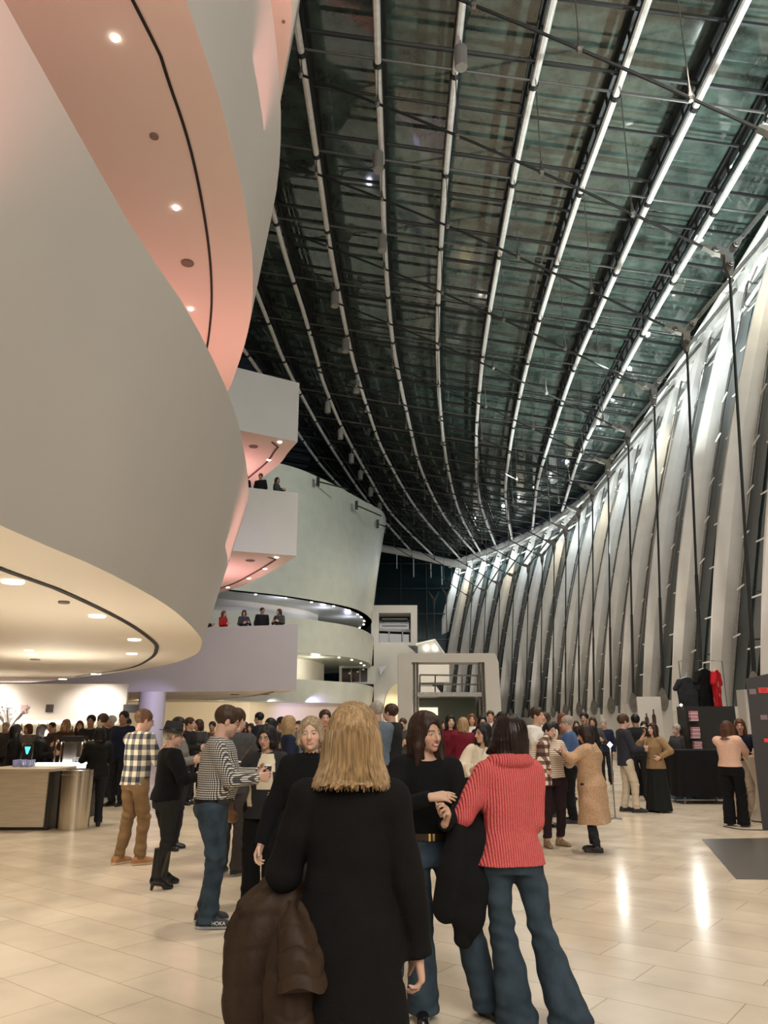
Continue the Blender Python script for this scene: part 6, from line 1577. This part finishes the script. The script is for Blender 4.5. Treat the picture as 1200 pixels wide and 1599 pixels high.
for k, (dx, h) in enumerate(((-.10, .26), (.09, .36))):
    m = MB(); m.prism([(dx-.05, -.03, 1.62), (dx+.05, -.03, 1.62), (dx+.05, -.03, 1.62+h*.55), (dx+.018, -.03, 1.62+h*.7), (dx+.018, -.03, 1.62+h), (dx-.018, -.03, 1.62+h), (dx-.018, -.03, 1.62+h*.7), (dx-.05, -.03, 1.62+h*.55)], (0, -.004, 0)); m.build('printed_bottle', mat('bottle_print', (.06, .02, .015), .5), bp_)
# tall draped table between the two women
g_ = gp(1188, 1280); ht_ = empty('high_table', (g_.x+.12, g_.y-.25, 0)); tag(ht_, 'high round table in a tight pale cloth before the seller', 'table')
m = MB(); rows = []
for z, r_ in ((.02, .36), (.3, .25), (.6, .22), (.95, .33), (1.04, .38), (1.07, .38)):
    rows.append([Vector(((r_+.025*math.cos(4*t)*(z < .9))*math.cos(t), (r_+.025*math.cos(4*t)*(z < .9))*math.sin(t), z)) for t in [2*PI*k/32 for k in range(32)]])
m.grid(rows, close=True); m.poly(rows[-1]); m.build('table_cover', cloth('cover_pale', (.52, .47, .40), var=.05), ht_, smooth=True)
# dark sign board at the right edge
A_ = gp(1192, 1296); sb = empty('sign_board', (A_.x, A_.y, 0)); tag(sb, 'tall black sign board with red and grey lettering at the right edge', 'sign')
sb.rotation_euler = (0, 0, math.radians(-20))
hz = 2.42; m = MB(); m.prism([(-.0, 0, 0), (1.1, 0, 0), (1.1, 0, hz+.15), (.02, 0, hz-.08)], (0, .05, 0)); m.build('board', mat('sign_black', (.020, .016, .018), .5), sb)
redp = mat('red_print', (.75, .03, .03), .5); greyp = mat('grey_print', (.20, .14, .16), .5)
for k, (x, z, w_, h_, mm) in enumerate([(.10, 2.13, .10, .085, greyp), (.27, 2.15, .16, .085, redp), (.22, 1.72, .10, .075, greyp), (.25, 1.36, .14, .06, redp)]):
    m = MB(); m.box((x, -.005, z), (w_, .006, h_)); m.build('print_panel', mm, sb)
text('BR', .085, (.27, -.010, 2.15), (PI/2, 0, 0), mat('sign_dark_red', (.25, .0, .0), .5), sb, extrude=.001)
# flat dark grey patch on the floor
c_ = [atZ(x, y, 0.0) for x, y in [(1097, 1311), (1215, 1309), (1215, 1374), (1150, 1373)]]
m = MB(); m.prism(c_, (0, 0, .008)); o = m.build('floor_patch', mat('patch_grey', (.09, .085, .075), .3)); tag(o, 'flat dark grey patch on the pale floor at the right edge', 'mat')
# cable on the floor by the sign
m = MB(); m.tube(smooth_curve([gp(1130, 1291)+Vector((0, 0, .008)), gp(1160, 1296)+Vector((0, 0, .008)), gp(1200, 1297)+Vector((0, 0, .008))], 12), .007, 5); o = m.build('floor_cable', black); tag(o, 'thin black cable on the floor leading to the sign board', 'cable')
# small lamp glowing left of the blazer man
q = atY(953, 1163, 14.5); e = empty('table_lamp', (q.x, q.y, 0)); tag(e, 'small bright lamp on a thin stand left of the blazer man', 'lamp')
m = MB(); m.tube([(0, 0, 0), (0, 0, q.z-.03)], .012, 6); m.lathe((0, 0, 0), [(.12, 0), (.11, .015)], 16); m.build('stand', greysteel, e); m = MB(); m.lathe((0, 0, q.z), [(.005, -.05), (.05, 0), (.005, .05)], 12); m.build('bulb', MATS['bulb_glow'], e)
lamp('POINT', 'stand_light', (q.x, q.y-.12, q.z), 8, NEUT, .04)
